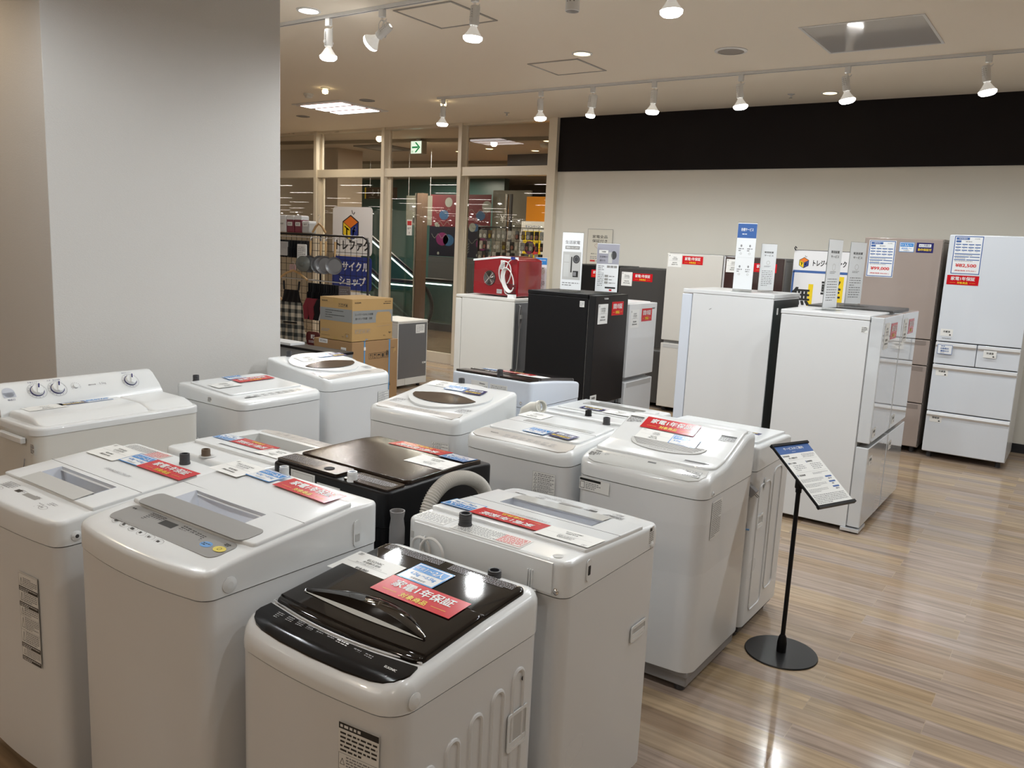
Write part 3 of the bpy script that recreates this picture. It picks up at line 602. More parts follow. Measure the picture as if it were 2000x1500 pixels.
# --- 8 white washer behind 2, back to the camera
h8 = [(-.17, .17, .13, .24)]
W8 = Washer('white washing machine with brown inlet and slatted vent on top, behind the front left pair', -2.80, -2.275, 1.72, 2.22, 180, .79, [(0, .85), (.04, .862), (.5, .870)], r=.014, rc=.04, bow=.02, holes=h8)
W8.lid(.49, .10, .385, WHITE, t=.010, r=.004, rc=.02, holes=h8); W8.tray(-.17, .17, .13, .24, .03, CLEARG, (.01, .01, .0, .02))
W8.patch([(-.22, .085), (-.235, .05), (-.2, .018), (.2, .018), (.235, .05), (.22, .085)], WGREY, .003, .004, 'control_panel', 'grey-beige control panel')
p = keys(.36, .045, 35, INKG, 7); p.build('panel_printing', W8.root, W8.Mx(0, .05, 0, .0045))
p = Print(); n_ = 44
for k in range(n_): x = -.125 + .25 * k / n_; p.rect(x, -.006, x + .0028, .006, INK, 1)
p.build('vent_slots', W8.root, W8.Mx(.0, .35, 0, .0105))
mb = MB(); mb.lathe([(.03, .0), (.028, .001), (.0001, -.002)], LGREY, 20); mb.build('inlet_well', W8.root, W8.Mx(.02, .475, 0, .0015))
W8.tap(-2.565, 1.745, mat('brown_rubber', (.12, .08, .05), .5), .015, .026, label='brown water inlet')
W8.stick(blue_label(.11, .07), 'capacity_label', -2.715, 1.950, 182); W8.stick(red_label(.22, .072), 'warranty_label', -2.558, 1.952, 180); W8.stick(price_card(.15, .09, ('Haier', '全自動洗濯機', '4.5kg 2019年製'), '¥15,000', '(税込¥16,500)'), 'price_card', -2.39, 1.92, 180)
p = Print(); p.rect(-.22, -.006, .22, .004, LGREY, 1); W8.on_side('B', 0, .835, 'rear_groove', p)
# --- 10 and 11: against the pillar, facing right; 12: same kind as 11
W10 = Washer('white washing machine between the twin-tub washer and the oval-window one, against the pillar', -3.95, -3.38, 2.50, 3.04, 90, .80, [(0, .838), (.05, .850), (.13, .855), (.5, .876), (.57, .87)], r=.018, rc=.05, bow=.012)
W10.lid(.46, .13, .49, WHITE, t=.008, r=.004, rc=.02)
p = keys(.40, .055, 45, INK, 8); p.rect(-.20, -.02, -.13, -.005, INK, 1); p.build('control_panel', W10.root, W10.Mx(0, .075, 0, .001))
W10.tap(-3.90, 2.60, off=.0)
W10.stick(blue_label(.11, .075), 'capacity_label', -3.83, 2.79, 90); W10.stick(red_label(.235, .078), 'warranty_label', -3.745, 2.855, 90, off=.0135); W10.stick(price_card(.15, .10, ('YAMADA', '全自動洗濯機', '5.0kg 2020年製'), '¥19,000', '(税込¥20,900)'), 'price_card', -3.70, 2.64, 90)
p = Print(); p.sheet(.035, .03, PAPER); p.micro(-.015, -.012, .015, .012, 5, INK, 1, .6, 2); W10.on_side('L', .03, .825, 'small_label', p); screw_cover(W10, 'L', -.08, .60, .006, STEEL, DGREY)
def oval_washer(label, X0, X1, Y0, Y1, rot, tilt, stickers):
    W = Washer(label, X0, X1, Y0, Y1, rot, .80, [(0, .858), (.04, .874), (.11, .880), (.3, .905), (.5, .935), (.56, .938)], r=.020, rc=.045, bow=.012, tilt=tilt, group='white washing machines with an oval smoked window')
    ov = [(.235 * math.cos(R(a)), .325 + (.175 if math.sin(R(a)) > 0 else .185) * math.sin(R(a)) * (1 - .12 * math.cos(R(2 * a)))) for a in range(0, 360, 12)]
    W.patch(ov, WHITE, .010, .012, 'lid', None, rings=(1, .985, .9, .7, .4, .15))
    W.patch([(-.235, .105), (-.25, .06), (-.23, .025), (.23, .025), (.25, .06), (.235, .105), (.1, .09), (-.1, .09)], WGREY, .003, .004, 'control_panel', 'beige-grey control panel')
    wn = [(-.19 + .38 * i / 8, .275 + .055 * math.sin(math.pi * i / 8)) for i in range(9)] + [(.19 * math.cos(R(a)), .275 - .095 * math.sin(R(a))) for a in range(12, 180, 12)]
    W.patch(wn, SMOKE, .0135, .005, 'lid_window', 'smoked brown window')
    p = keys(.30, .05, 55, INKG, 8); p.build('panel_printing', W.root, W.Mx(0, .06, 0, .0045))
    for u in (-.20, .205): p = Print(); p.micro(-.035, -.03, .035, .03, 6, INKG, 1, .5, 7); p.build('caution_printing', W.root, W.Mx(u, .15, 0, .001))
    W.on_side('F', .19, .71, 'spec_label', spec_label(.10, .10, 19, dark=False)); return W
W11 = oval_washer('white washing machine with oval smoked window, at the pillar corner beside the cardboard boxes', -4.06, -3.50, 3.17, 3.70, 90, 0, 1)
W11.stick(blue_label(.115, .07), 'capacity_label', -3.93, 3.52, 90, off=.0145); W11.stick(navy_label(.11, .07), 'guarantee_label', -3.92, 3.635, 90, off=.012); W11.stick(price_card(.16, .10, ('TOSHIBA', '全自動洗濯機', '5.0kg 2020年製'), '¥24,000', '(税込¥26,400)'), 'price_card', -3.90, 3.38, 90, off=.0125); W11.tap(-4.02, 3.33)
W12 = oval_washer('white washing machine with oval smoked window, behind the black one in mid group', -2.87, -2.32, 2.86, 3.41, 0, 3, 1)
W12.stick(blue_label(.12, .07), 'capacity_label', -2.63, 3.27, 4, off=.0145); W12.stick(navy_label(.115, .07), 'guarantee_label', -2.505, 3.262, 3, off=.0155); W12.stick(price_card(.15, .09, ('TOSHIBA', '全自動洗濯機', '5.0kg 2019年製'), '¥22,000', '(税込¥24,200)'), 'price_card', -2.75, 3.30, 4, off=.0125); W12.tap(-2.683, 3.375)
# --- 13 smoked lid, from the back
W13 = Washer('bluish white washing machine with dark smoked lid, seen from its back before the black fridge', -2.99, -2.43, 3.66, 4.20, 180, .80, [(0, .885), (.04, .900), (.3, .930), (.5, .945), (.54, .945)], r=.014, rc=.03, bow=.012, body=STEELB, top=STEELB)
W13.lid(.50, .02, .41, SMOKE, t=.016, r=.005, rc=.02, nv=14); W13.patch(rrect(.52, .10, .01, 4, 0, .475), BROWNBLK, .012, .012, 'rear_panel', 'dark brown rear strip')
W13.stick(blue_label(.12, .07), 'capacity_label', -2.84, 3.86, 180, off=.018); W13.stick(red_label(.24, .075), 'warranty_label', -2.67, 3.87, 180, off=.019); W13.stick(price_card(.17, .10, ('Hisense', '全自動洗濯機', '5.5kg 2021年製'), '¥20,000', '(税込¥22,000)'), 'price_card', -2.535, 3.84, 180, off=.018)
W13.tap(-2.66, 3.69, off=.01)
p = Print(); p.sheet(.12, .075, PAPER); p.text('Hisense', .02, .024, .009, INK, bold=.02); p.micro(-.055, -.03, .055, .012, 6, INKG, 1, .5, 5); W13.on_side('B', -.07, .875, 'rating_label', p)
p = Print(); p.sheet(.12, .075, PAPER); p.border(-.055, -.034, .055, .034, .001, INKG); p.micro(-.05, -.03, .05, .03, 7, INKG, 1, .5, 8); W13.on_side('B', .065, .87, 'caution_label', p); screw_cover(W13, 'B', .22, .825, .006, CHROME)
# --- 14
W14 = Washer('low white washing machine with black inlet cap, behind the light grey panel one', -2.28, -1.75, 3.50, 4.03, 180, .76, [(0, .830), (.04, .840), (.53, .848)], r=.012, rc=.04, bow=.02, holes=[(-.17, .17, .14, .22)])
W14.lid(.47, .09, .39, WHITE, t=.008, r=.004, rc=.03, holes=[(-.17, .17, .14, .22)]); W14.tray(-.17, .17, .14, .22, .03, LGREY, (.02, .02, .0, .02))
p = keys(.36, .045, 65, INKG, 8); p.build('control_panel', W14.root, W14.Mx(0, .05, 0, .001)); p = Print(); p.rect(-.07, -.008, .07, .008, PGREY); p.build('display_window', W14.root, W14.Mx(.06, .11, 0, .009))
W14.stick(navy_label(.13, .06), 'guarantee_label', -2.06, 3.70, 180); W14.stick(price_card(.16, .09, ('AQUA', '全自動洗濯機', '5.0kg 2018年製'), '¥17,000', '(税込¥18,700)'), 'price_card', -1.90, 3.70, 180)
W14.tap(-2.005, 3.56, BLACK, .016, .028, inner=BLACK, label='black inlet cap'); p = Print(); p.micro(-.10, -.02, .10, .02, 5, INKG, 1, .5, 3); p.build('caution_printing', W14.root, W14.Mx(.13, .46, 180, .001))
mb = MB().tube([(-.2 + .02 * math.cos(R(a)), .22, .77 + .02 * math.sin(R(a))) for a in range(0, 200, 20)], .006, DGREY, 8); mb.build('drain_hook', W14.root, Matrix.Translation((.41, .05, .03)))
# --- 15 behind the washer dryer
W15 = Washer('white washing machine behind the tall washer-dryer, panelled side and grey plug hanging at its back', -1.61, -1.07, 3.375, 3.87, 180, .775, [(0, .855), (.05, .868), (.12, .872), (.5, .885)], r=.014, rc=.03, bow=.01, zb=.065, base=DGREY)
W15.lid(.49, .02, .44, WHITE, t=.012, r=.005, rc=.03); W15.stick(navy_label(.15, .05), 'guarantee_label', -1.22, 3.62, 180); W15.stick(price_card(.16, .09, ('HITACHI', '全自動洗濯機', '7.0kg 2018年製'), '¥25,000', '(税込¥27,500)'), 'price_card', -1.23, 3.52, 180)
mb = MB()
for (z0, z1, y0, y1) in ((.12, .70, -.17, -.02), (.16, .74, .02, .13)):
    o = rrect(y1 - y0, z1 - z0, .03, 5, (y0 + y1) / 2, (z0 + z1) / 2); mb.tube([(a, b - .4, -.0018) for a, b in o], .004, STEEL, 6, closed=True)
W15.on_side('L', 0, .4, 'pressed_panels', mb); W15.grip('L', -.13, .53, .075, .065)
p = MB(); p.prism(rrect(.02, .05, .009, 5), 0, .003, WHITE); p.prism(rrect(.012, .018, .002, 2, 0, .0), .003, .0038, LGREY); W15.on_side('L', -.11, .70, 'side_hook_slot', p)
mb = MB(); mb.box((-.004, -.004, -.015), (.035, .03, .02), MGREY, Matrix.Rotation(R(35), 4, 'Y')); mb.box((.035, .002, .002), (.055, .008, .004), CHROME, Matrix.Rotation(R(35), 4, 'Y')); mb.box((.035, .018, .002), (.055, .024, .004), CHROME, Matrix.Rotation(R(35), 4, 'Y'))
pl = mb.build('power_plug', W15.root, Matrix.Translation((-.245, .262, .70)) @ Matrix.Rotation(R(180), 4, 'Z'), bevel=.003); pl['label'] = 'grey two-pin power plug'
mb = MB(); mb.tube([(-.25, .27, .70), (-.245, .262, .63), (-.25, .268, .56), (-.24, .258, .50), (-.25, .262, .42)], .0055, MGREY, 8)
for k in range(5): mb.tube([(-.247 + .004 * k + .006 * math.sin(a * 2.0 + k), .268 - .003 * k + .010 * math.cos(a), .50 + (.06 - .004 * k) * math.sin(a)) for a in [i * .35 for i in range(19)]], .0045, MGREY, 6)
mb.tube([(-.27, .262, .525), (-.225, .272, .525)], .004, BTNB, 6); mb.build('power_cord', W15.root)
# --- twin tub
TT = thing('twin_tub_washing_machine', 'white twin-tub washing machine with round dials, at the far left against the pillar', 'washing machine', (-3.735, 1.97, 0), R(90))
w, d = .78, .47; zs = .80
mb = MB(); o = outline(w - .006, d - .006, .05, .0); o.sort(key=lambda p: math.atan2(p[1], p[0])); N = len(o)
vs = [(x * .985, y * .985, .06) for x, y in o] + [(x, y, zs) for x, y in o]
mb.add(vs, [(i, (i + 1) % N, N + (i + 1) % N, N + i) for i in range(N)], IVORY, True); mb.add(vs, [tuple(range(N))[::-1], tuple(range(N, 2 * N))], IVORY); mb.build('body', TT)
mb = MB(); mb.box((-w / 2 + .03, -d / 2 + .03, 0), (w / 2 - .03, d / 2 - .03, .062), DGREY); mb.build('base', TT)
mb = MB(); slab(mb, WHITE, w + .006, 0, d, lambda v: zs + .001, lambda v: .835, d, .012, .055); mb.build('top_rim', TT, sharp=50)
for u0, ww, nm in ((-.105, .50, 'wash_lid'), (.26, .235, 'spin_lid')):
    mb = MB(); slab(mb, WHITE, ww, .015, .315, lambda v: .834, lambda v: .834 + .028 * min(1, (v - .015) / .09) + .012 * (v - .1), d, .016, .05 if 1 else .02, 0, u0, rcb=.01, nv=12); mb.build(nm, TT, sharp=50)
mb = MB(); P = [(.315, .835), (.318, .862), (.345, .900), (.395, .950), (.42, .962), (.455, .962), (.465, .95), (.468, .835)]
def px_(s, k): return (s * (w / 2 - .004 - (.05 if k > .9 else .0) * (k - .9) * 8), )
vs = []; n = len(P)
for s_ in (-1, 1):
    for v, z in P: vs.append((s_ * (w / 2 - .006 - .10 * max(0, z - .86)), v - d / 2, z))
mb.add(vs, [(i, i + 1, n + i + 1, n + i) for i in range(n - 1)], WHITE, True); mb.add(vs, [tuple(range(n))[::-1], tuple(range(n, 2 * n))], WHITE)
mb.build('dial_housing', TT, bevel=.006)
th = math.atan2(.05, .05); cdir = Vector((0, math.cos(th), math.sin(th)))
def tt_at(u, t=.0, off=.0015): c = Vector((u, .370 - d / 2, .925)) + cdir * t; nrm = Vector((0, -math.sin(th), math.cos(th))); return on_plane(c + nrm * off, (1, 0, 0), cdir)
for u, tx in ((-.205, '洗濯タイマー'), (-.115, '水流・排水切換'), (.24, '脱水タイマー')):
    mb = MB(); mb.lathe([(.030, 0), (.030, .004)], NAVY, 28); mb.lathe([(.0275, .004), (.025, .016), (.022, .018)], WHITE, 28); mb.box((-.004, -.026, .015), (.004, .026, .024), WHITE); mb.box((-.003, .002, .0241), (.003, .026, .0246), NAVY)
    mb.build('dial_knob', TT, tt_at(u, -.002) @ Matrix.Rotation(R(-20), 4, 'Z'), bevel=.0008)
    p = Print(); p.ring(0, 0, .042, .0012, INKG, 1, 32)
    for k in range(12): a = R(20 + k * 25); p.line([(.034 * math.cos(a), .034 * math.sin(a)), (.038 * math.cos(a), .038 * math.sin(a))], .0015, NAVY, 1)
    p.text(tx, 0, .050, .008, NAVY, 1); p.build('dial_scale', TT, tt_at(u, -.002, .0008))
mb = MB(); mb.lathe([(.012, 0), (.011, .008)], WHITE, 20); mb.build('small_knob', TT, tt_at(-.03))
p = Print()
for k in range(12): a = R(k * 22 - 30); p.line([(.017 * math.cos(a), .017 * math.sin(a)), (.024 * math.cos(a), .024 * math.sin(a))], .0014, INKG, 1)
p.text('5.5kg', .13, 0, .014, INKG, 1); p.micro(.06, -.004, .10, .003, 1, INKG, 1, .8, 2); p.build('panel_printing', TT, tt_at(-.03, 0, .0008))
p = Print(); p.disc(-.0, .006, .026, mat('pale_badge', (.52, .55, .62), .4), 1, 20, .026); p.rect(-.026, -.022, .026, .006, mat('pale_badge', (.52, .55, .62), .4), 1); p.text('給水口', 0, -.034, .010, NAVY, 1); p.build('water_port_print', TT, tt_at(-.325, 0, .0008))
for pr, nm, u, v in ((price_card(.17, .09, ('Haier', '二槽式洗濯機', '5.5kg 2020年製'), '¥14,000', '(税込¥15,400)'), 'price_card', -.22, .27), (navy_label(.12, .055), 'guarantee_label', -.09, .285), (blue_label(.12, .055), 'capacity_label', .03, .285)):
    pr.build(nm, TT, Matrix.Translation((u, v - d / 2, .8655)))
mb = MB(); mb.box((-.105, -.014, 0), (.105, .012, .022), WHITE); mb.build('side_handle', TT, on_plane((-w / 2 - .001, -.05, .775), (0, -1, 0), (0, 0, 1)), bevel=.004)
p = Print(); p.sheet(.035, .05, PAPER); p.micro(-.015, -.02, .015, .02, 7, INK, 1, .6, 2); p.build('small_label', TT, on_plane((-w / 2 + .002, -.20, .745), (0, -1, 0), (0, 0, 1)))
mb = MB().tube([(0, .03, 0), (.01, .015, .006), (.0, -.01, .006), (-.008, -.03, .006), (.006, -.035, .006), (.008, -.01, .008)], .0022, INKG, 6); mb.build('cable_tie', TT, on_plane((-w / 2, -.13, .66), (0, -1, 0), (0, 0, 1)))

# ------------------------------------------------------------------ loose hoses
mb = MB(); K = 60; pts = []
P0 = [Vector(q) for q in ((-1.62, 1.87, .50), (-1.62, 1.875, .76), (-1.62, 1.895, .86), (-1.62, 1.955, .91), (-1.62, 2.03, .92), (-1.62, 2.11, .90), (-1.62, 2.18, .85), (-1.62, 2.215, .76), (-1.62, 2.225, .60))]
def cr(P, t):
    n = len(P) - 1; k = min(int(t * n), n - 1); f = t * n - k; a = P[max(k - 1, 0)]; b = P[k]; c = P[k + 1]; e = P[min(k + 2, n)]
    return .5 * ((2 * b) + (-a + c) * f + (2 * a - 5 * b + 4 * c - e) * f * f + (-a + 3 * b - 3 * c + e) * f ** 3)
mb.tube([cr(P0, i / 240) for i in range(241)], .019, HOSE, 14, rf=lambda k: .0245 if k % 3 == 0 else .0215); o = mb.build('drain_hose', sharp=80)
tag(o, 'pale grey ribbed drain hose arching up beside the black washing machine', 'hose')
mb = MB(); mb.tube([Vector((-1.665, 1.80, .45 + .30 * i / 60)) for i in range(61)], .016, DGREY, 12, rf=lambda k: .0185 if k % 3 == 0 else .0155); mb.lathe([(.024, .75), (.024, .80), (.020, .83), (.024, .855), (.020, .855), (.017, .80)], MGREY, 18, Matrix.Translation((-1.665, 1.80, 0)), cap=False)
tag(mb.build('drain_hose', sharp=80), 'dark grey ribbed hose with a wide end piece, upright between black machine and white one', 'hose')
mb = MB(); mb.tube([(-2.25, 3.34, .55), (-2.25, 3.34, .82), (-2.245, 3.345, .865), (-2.22, 3.36, .885), (-2.18, 3.38, .89)], .028, CREAM, 16); mb.lathe([(.033, 0), (.033, .02), (.027, .02), (.027, -.01)], CREAM, 18, Matrix.Translation((-2.185, 3.378, .89)) @ Matrix.Rotation(R(75), 4, 'Y') @ Matrix.Rotation(R(20), 4, 'X'), cap=False)
for z in (.70, .76, .82): mb.lathe([(.031, z), (.031, z + .012)], CREAM, 18, Matrix.Translation((-2.25, 3.34, 0)))
tag(mb.build('drain_elbow', sharp=60), 'cream plastic drain elbow standing behind the oval-window washing machine', 'pipe')

# ------------------------------------------------------------------ fridges
def fridge(label, c, w, d, h, rz, doors, body=STEEL, door=STEEL, dt=.055, top=None, group=None, zb=.04, gap=.008, handle=None, cap=.03, back=None, hinge=None, trim=None):
    """c = centre of the footprint on the floor, faces local -Y; doors = list of (z0, z1, ncols)"""
    F = thing('refrigerator', label, 'refrigerator', (c[0], c[1], 0), rz, group)
    mb = MB(); mb.box((-w / 2, -d / 2 + dt + .006, zb), (w / 2, d / 2 - .004, h - cap), body)
    if back: mb.box((-w / 2 + .012, d / 2 - .004, zb + .08), (w / 2 - .012, d / 2 - .001, h - cap - .01), back)
    mb.build('body', F, bevel=.004)
    MB().box((-w / 2 - .002, -d / 2 + dt * (.0 if top == 'over' else 1) + .006, h - cap + .001), (w / 2 + .002, d / 2, h), body if top in (None, 'over') else top).build('top_board', F, bevel=.005)
    MB().box((-w / 2 + .01, -d / 2 + dt - .001, zb + .01), (w / 2 - .01, -d / 2 + dt + .007, h - cap - .01), mat('door_seal', (.42, .42, .42), .7) if body != BLACK else LGREY).build('door_seal', F)
    dh = h - .001 if top != 'over' else h - cap - .002
    for z0, z1, n in doors:
        z1 = min(z1, dh); cw = w / n
        for k in range(n):
            mb = MB(); x0 = -w / 2 + k * cw + (.002 if k else 0); x1 = -w / 2 + (k + 1) * cw - (.002 if k < n - 1 else 0)
            mb.box((x0, -d / 2, z0 + gap / 2), (x1, -d / 2 + dt, z1 - gap / 2), door)
            o = mb.build('door' if (z1 - z0) > .5 else 'drawer', F, bevel=.006, seg=3)
            if handle == 'silver' and z1 < dh - .05:
                hb = MB(); hb.add([(x0 + .004, -d / 2 - .001, z1 - gap / 2 - .004), (x1 - .004, -d / 2 - .001, z1 - gap / 2 - .004), (x1 - .004, -d / 2 - .012, z1 - .030), (x0 + .004, -d / 2 - .012, z1 - .030), (x1 - .004, -d / 2 - .003, z1 - .048), (x0 + .004, -d / 2 - .003, z1 - .048)], [(0, 1, 2, 3), (3, 2, 4, 5)], SILVER)
                hb.build('handle', o)
            if handle == 'grip' and z1 < dh - .05:
                hb = MB(); hb.box((x0 + .03, -d / 2 - .0015, z1 - .05), (x1 - .03, -d / 2 + .004, z1 - .012), trim or LGREY); hb.build('handle', o)
    for sx in (-1, 1):
        for sy in (-1, 1): MB().lathe([(.018, 0), (.022, .006), (.018, zb + .004)], DGREY, 12, Matrix.Translation((sx * (w / 2 - .05), sy * (d / 2 - .09), 0))).build('foot', F)
    return F, w, d, h
def front(F, name, x, z, p, label=None, y=-.0012):
    root, w, d, h = F; o = p.build(name, root, on_plane((x, -d / 2 + y, z), (1, 0, 0), (0, 0, 1)))
    if label: o['label'] = label
    return o
def fside(F, name, side, a, z, p):
    root, w, d, h = F; s_ = 1 if side == 'R' else -1
    return p.build(name, root, on_plane((s_ * (w / 2 + .0008), s_ * a, z), (0, s_, 0), (0, 0, 1)))
def room_tag(t, m=INK):
    p = Print(); p.sheet(.095, .06, PAPER); p.text(t, 0, .008, .018, m, bold=.02); p.disc(.028, -.018, .006, m); p.rect(.02, -.022, .036, -.018, m); return p
SILVW = wear(mat('silver_white_glass', (.70, .74, .80), .10, coat=.8)); TAUPE = wear(mat('taupe_gloss_door', (.36, .30, .27), .14, coat=.6)); GREIGE = wear(mat('greige_door', (.60, .58, .54), .3, coat=.2))
MIRRW = mat('mirror_white_door', (.62, .64, .66), .06, coat=1.0, spec=.8); DKGREY = wear(mat('dark_grey_door', (.055, .052, .050), .35, spec=.35)); DKBRN = wear(mat('dark_brown_gloss_door', (.040, .022, .020), .12, coat=.6)); GBODY = mat('grey_fridge_side', (.14, .14, .15), .4); BLKD = wear(mat('black_fridge_door', (.010, .010, .011), .22, spec=.35))
BEIGEB = mat('taupe_body', (.35, .30, .26), .4)
FMIT = fridge('tall white glass-fronted refrigerator with five compartments and 82,500 yen sheet, at the wall', (-.745, 8.24), .635, .68, 1.945, 0, [(.06, .425, 1), (.425, .84, 1), (.84, 1.035, 2), (1.035, 1.95, 1)], body=STEEL, door=SILVW, handle='silver', zb=.05)
FHIT = fridge('tall taupe refrigerator with four compartments and 99,000 yen sheet, at the wall', (-1.435, 8.30), .635, .66, 1.905, 0, [(.06, .46, 1), (.46, .80, 1), (.80, 1.03, 1), (1.03, 1.91, 1)], body=BEIGEB, door=TAUPE, handle='grip', trim=mat('taupe_trim', (.24, .20, .18), .3), zb=.05)
def spec_sheet(w, h, price, tax, brand):
    p = Print(); p.sheet(w, h, LAMI); p.border(-w * .48, -h * .485, w * .48, h * .485, w * .03, SLATE, 1)
    p.rect(-w * .42, h * .39, w * .02, h * .45, SLATE, 1); p.text(brand, -w * .2, h * .42, h * .028, INKW, 2, bold=.02); p.text('2016年製', w * .27, h * .42, h * .028, INK, 1)
    p.rect(-w * .42, h * .32, -w * .25, h * .375, SLATE, 1); p.micro(-w * .1, h * .33, w * .3, h * .36, 1, INKG, 1, .7, 1)
    for r in range(3):
        for k in range(4): p.rect(-w * .42 + k * w * .215, h * (.26 - r * .075), -w * .42 + k * w * .215 + w * .18, h * (.285 - r * .075), SLATE, 1); p.micro(-w * .38 + k * w * .215, h * (.235 - r * .075), -w * .42 + k * w * .215 + w * .14, h * (.25 - r * .075), 1, INKG, 1, .6, k)
    for r, spl in enumerate((1.0, .6, .48)):
        y = h * (.02 - r * .075); p.rect(-w * .42, y, -w * .42 + w * .84 * spl - w * .02 * (spl < 1), y + h * .022, SLATE, 1)
        if spl < 1: p.rect(-w * .42 + w * .84 * spl + w * .01, y, w * .42, y + h * .022, SLATE, 1)
        p.micro(-w * .40, y - h * .035, w * .3, y - h * .010, 1, INKG, 1, .6, r)
    p.text(price, 0, -h * .27, h * .10, INKR, bold=.03, w=w * .70); p.text('(税抜価格 ' + tax + ' )', 0, -h * .40, h * .042, INKR, bold=.015, w=w * .72); return p
front(FMIT, 'price_sheet', -.17, 1.775, spec_sheet(.225, .325, '¥82,500', '¥75,000', 'MITSUBISHI')); front(FMIT, 'warranty_label', -.178, 1.565, red_label(.24, .08))
front(FMIT, 'compartment_tag', -.245, 1.115, room_tag('冷蔵室')); front(FMIT, 'compartment_tag', .10, .965, room_tag('冷凍室'), y=-.013); front(FMIT, 'compartment_tag', -.24, .77, room_tag('冷凍室')); front(FMIT, 'compartment_tag', -.24, .36, room_tag('野菜室'))
p = Print(); p.sheet(.12, .085, LAMI); p.border(-.058, -.041, .058, .041, .004, SLATE); p.text('自動製氷', 0, .008, .016, SLATE, bold=.02); p.text('機能付き', 0, -.014, .016, SLATE, bold=.02); p.micro(-.03, -.034, .03, -.028, 1, INKG, 1, .8, 1); p.micro(-.03, .024, .03, .032, 1, SLATE, 1, .8, 1); front(FMIT, 'ice_maker_tag', -.24, .97, p, y=-.013)
p = Print(); p.text('MITSUBISHI', 0, 0, .010, INKG, 1, bold=.02); front(FMIT, 'lettering', -.24, 1.065, p)
front(FHIT, 'price_sheet', -.165, 1.715, spec_sheet(.225, .325, '¥99,000', '¥90,000', 'HITACHI'))
front(FHIT, 'capacity_label', .035, 1.825, blue_label(.12, .085, '3人～', '400L～')); front(FHIT, 'guarantee_label', .18, 1.825, navy_label(.135, .085))
for sx in (-.16, .16): MB().lathe([(.018, 0), (.024, .008), (.02, .052)], SILVER, 14, Matrix.Translation((-.745 + sx * 1.6, 7.935, 0))).build('front_wheel', None) if 0 else None
# centre row, doors towards +X
FA = fridge('white refrigerator with mirror-gloss doors at the near right end of the middle row', (-1.31, 5.57), .565, .62, 1.36, R(90), [(.035, .555, 1), (.575, 1.36, 1)], body=STEEL, door=MIRRW, top=None, zb=.03, dt=.075)
FB = fridge('white mirror-gloss refrigerator with black top, second from the right end of the middle row', (-1.31, 6.16), .57, .62, 1.37, R(90), [(.035, .555, 1), (.575, 1.36, 1)], body=DKGREY, door=MIRRW, top=DKGREY, zb=.03, dt=.06)
p = Print(); p.sheet(.04, .04, PAPER); p.micro(-.017, -.017, .017, .017, 5, INK, 1, .55, 2); fside(FA, 'small_label', 'L', .205, 1.275, p)
MB().box((-.30, -.31, .012), (-.12, -.20, .03), SILVER).build('hinge_plate', FA[0], Matrix.Translation((0, 0, 0)))
for F_ in (FA, FB):
    front(F_, 'price_card', -.17, 1.24, price_card(.14, .16, ('AQUA', '冷凍冷蔵庫', '126L 2020年製'), '¥22,000', '(税込¥24,200)')); front(F_, 'warranty_label', .04, 1.26, red_label(.19, .10)); front(F_, 'compartment_tag', -.2, .64, room_tag('冷蔵室')); front(F_, 'compartment_tag', -.2, .46, room_tag('冷凍室'))
FC = fridge('tall white refrigerator with its dark back to the right, blue-headed leaflet on top', (-2.07, 5.80), .58, .66, 1.435, R(-90), [(.05, 1.44, 1)], body=STEEL, door=STEELB, top='over', back=mat('dark_teal_back', (.012, .022, .022), .35), zb=.04, dt=.075, cap=.03)
p = Print(); p.sheet(.03, .045, PAPER); p.build('small_label', FC[0], on_plane((.20, FC[2] / 2 + .001, 1.32), (-1, 0, 0), (0, 0, 1)))
p = MB(); p.tube([(0, 0, 0), (.008, .004, .0), (.016, .010, 0)], .0012, INK, 5); p.build('scuff_mark', FC[0], on_plane((.291, -.12, 1.30), (0, 1, 0), (0, 0, 1)))
FD = fridge('black refrigerator in the middle row with two leaflet stands on its top', (-3.305, 5.59), .52, .61, 1.345, R(90), [(.05, .47, 1), (.50, 1.345, 1)], body=BLACK, door=BLKD, top=BLACK, zb=.04, dt=.06)
front(FD, 'price_card', -.14, 1.20, price_card(.15, .15, ('TOSHIBA', '冷凍冷蔵庫', '153L 2018年製'), '¥23,000', '(税込¥25,300)')); front(FD, 'warranty_label', .09, 1.235, red_label(.19, .105)); front(FD, 'compartment_tag', -.21, .555, room_tag('冷蔵室'))
p = Print(); p.text('TOSHIBA', 0, 0, .012, INKW, 1, bold=.02); front(FD, 'lettering', -.10, 1.315, p); p = Print(); p.sheet(.04, .045, PAPER); p.micro(-.017, -.017, .017, .017, 4, INKG, 1, .5, 3); fside(FD, 'small_label', 'L', .19, 1.27, p)
FE = fridge('small white two-door refrigerator just beyond the black one in the middle row', (-3.28, 6.14), .50, .56, 1.265, R(90), [(.05, .63, 1), (.66, 1.265, 1)], body=STEEL, door=STEEL, zb=.04, dt=.06, handle='grip')
front(FE, 'price_card', -.155, 1.14, price_card(.15, .15, ('SHARP', '冷凍冷蔵庫', '137L 2019年製'), '¥24,000', '(税込¥26,400)')); front(FE, 'warranty_label', .06, 1.165, red_label(.19, .105)); p = Print(); p.text('SHARP', 0, 0, .012, INK, 1, bold=.03); front(FE, 'lettering', .18, 1.215, p)
FF = fridge('cream-sided refrigerator with grey metal back, carrying the red cooler box', (-4.13, 5.74), .56, .62, 1.25, R(-90), [(.05, 1.25, 1)], body=IVORY, door=IVORY, top='over', back=ALU, zb=.04, dt=.065, cap=.025)
mb = MB(); mb.tube([(0, .48, 0), (.004, .47, .012), (-.004, .45, .014), (.004, .25, .012), (-.008, -.1, .008), (.004, -.5, .006)], .004, CORD, 6)
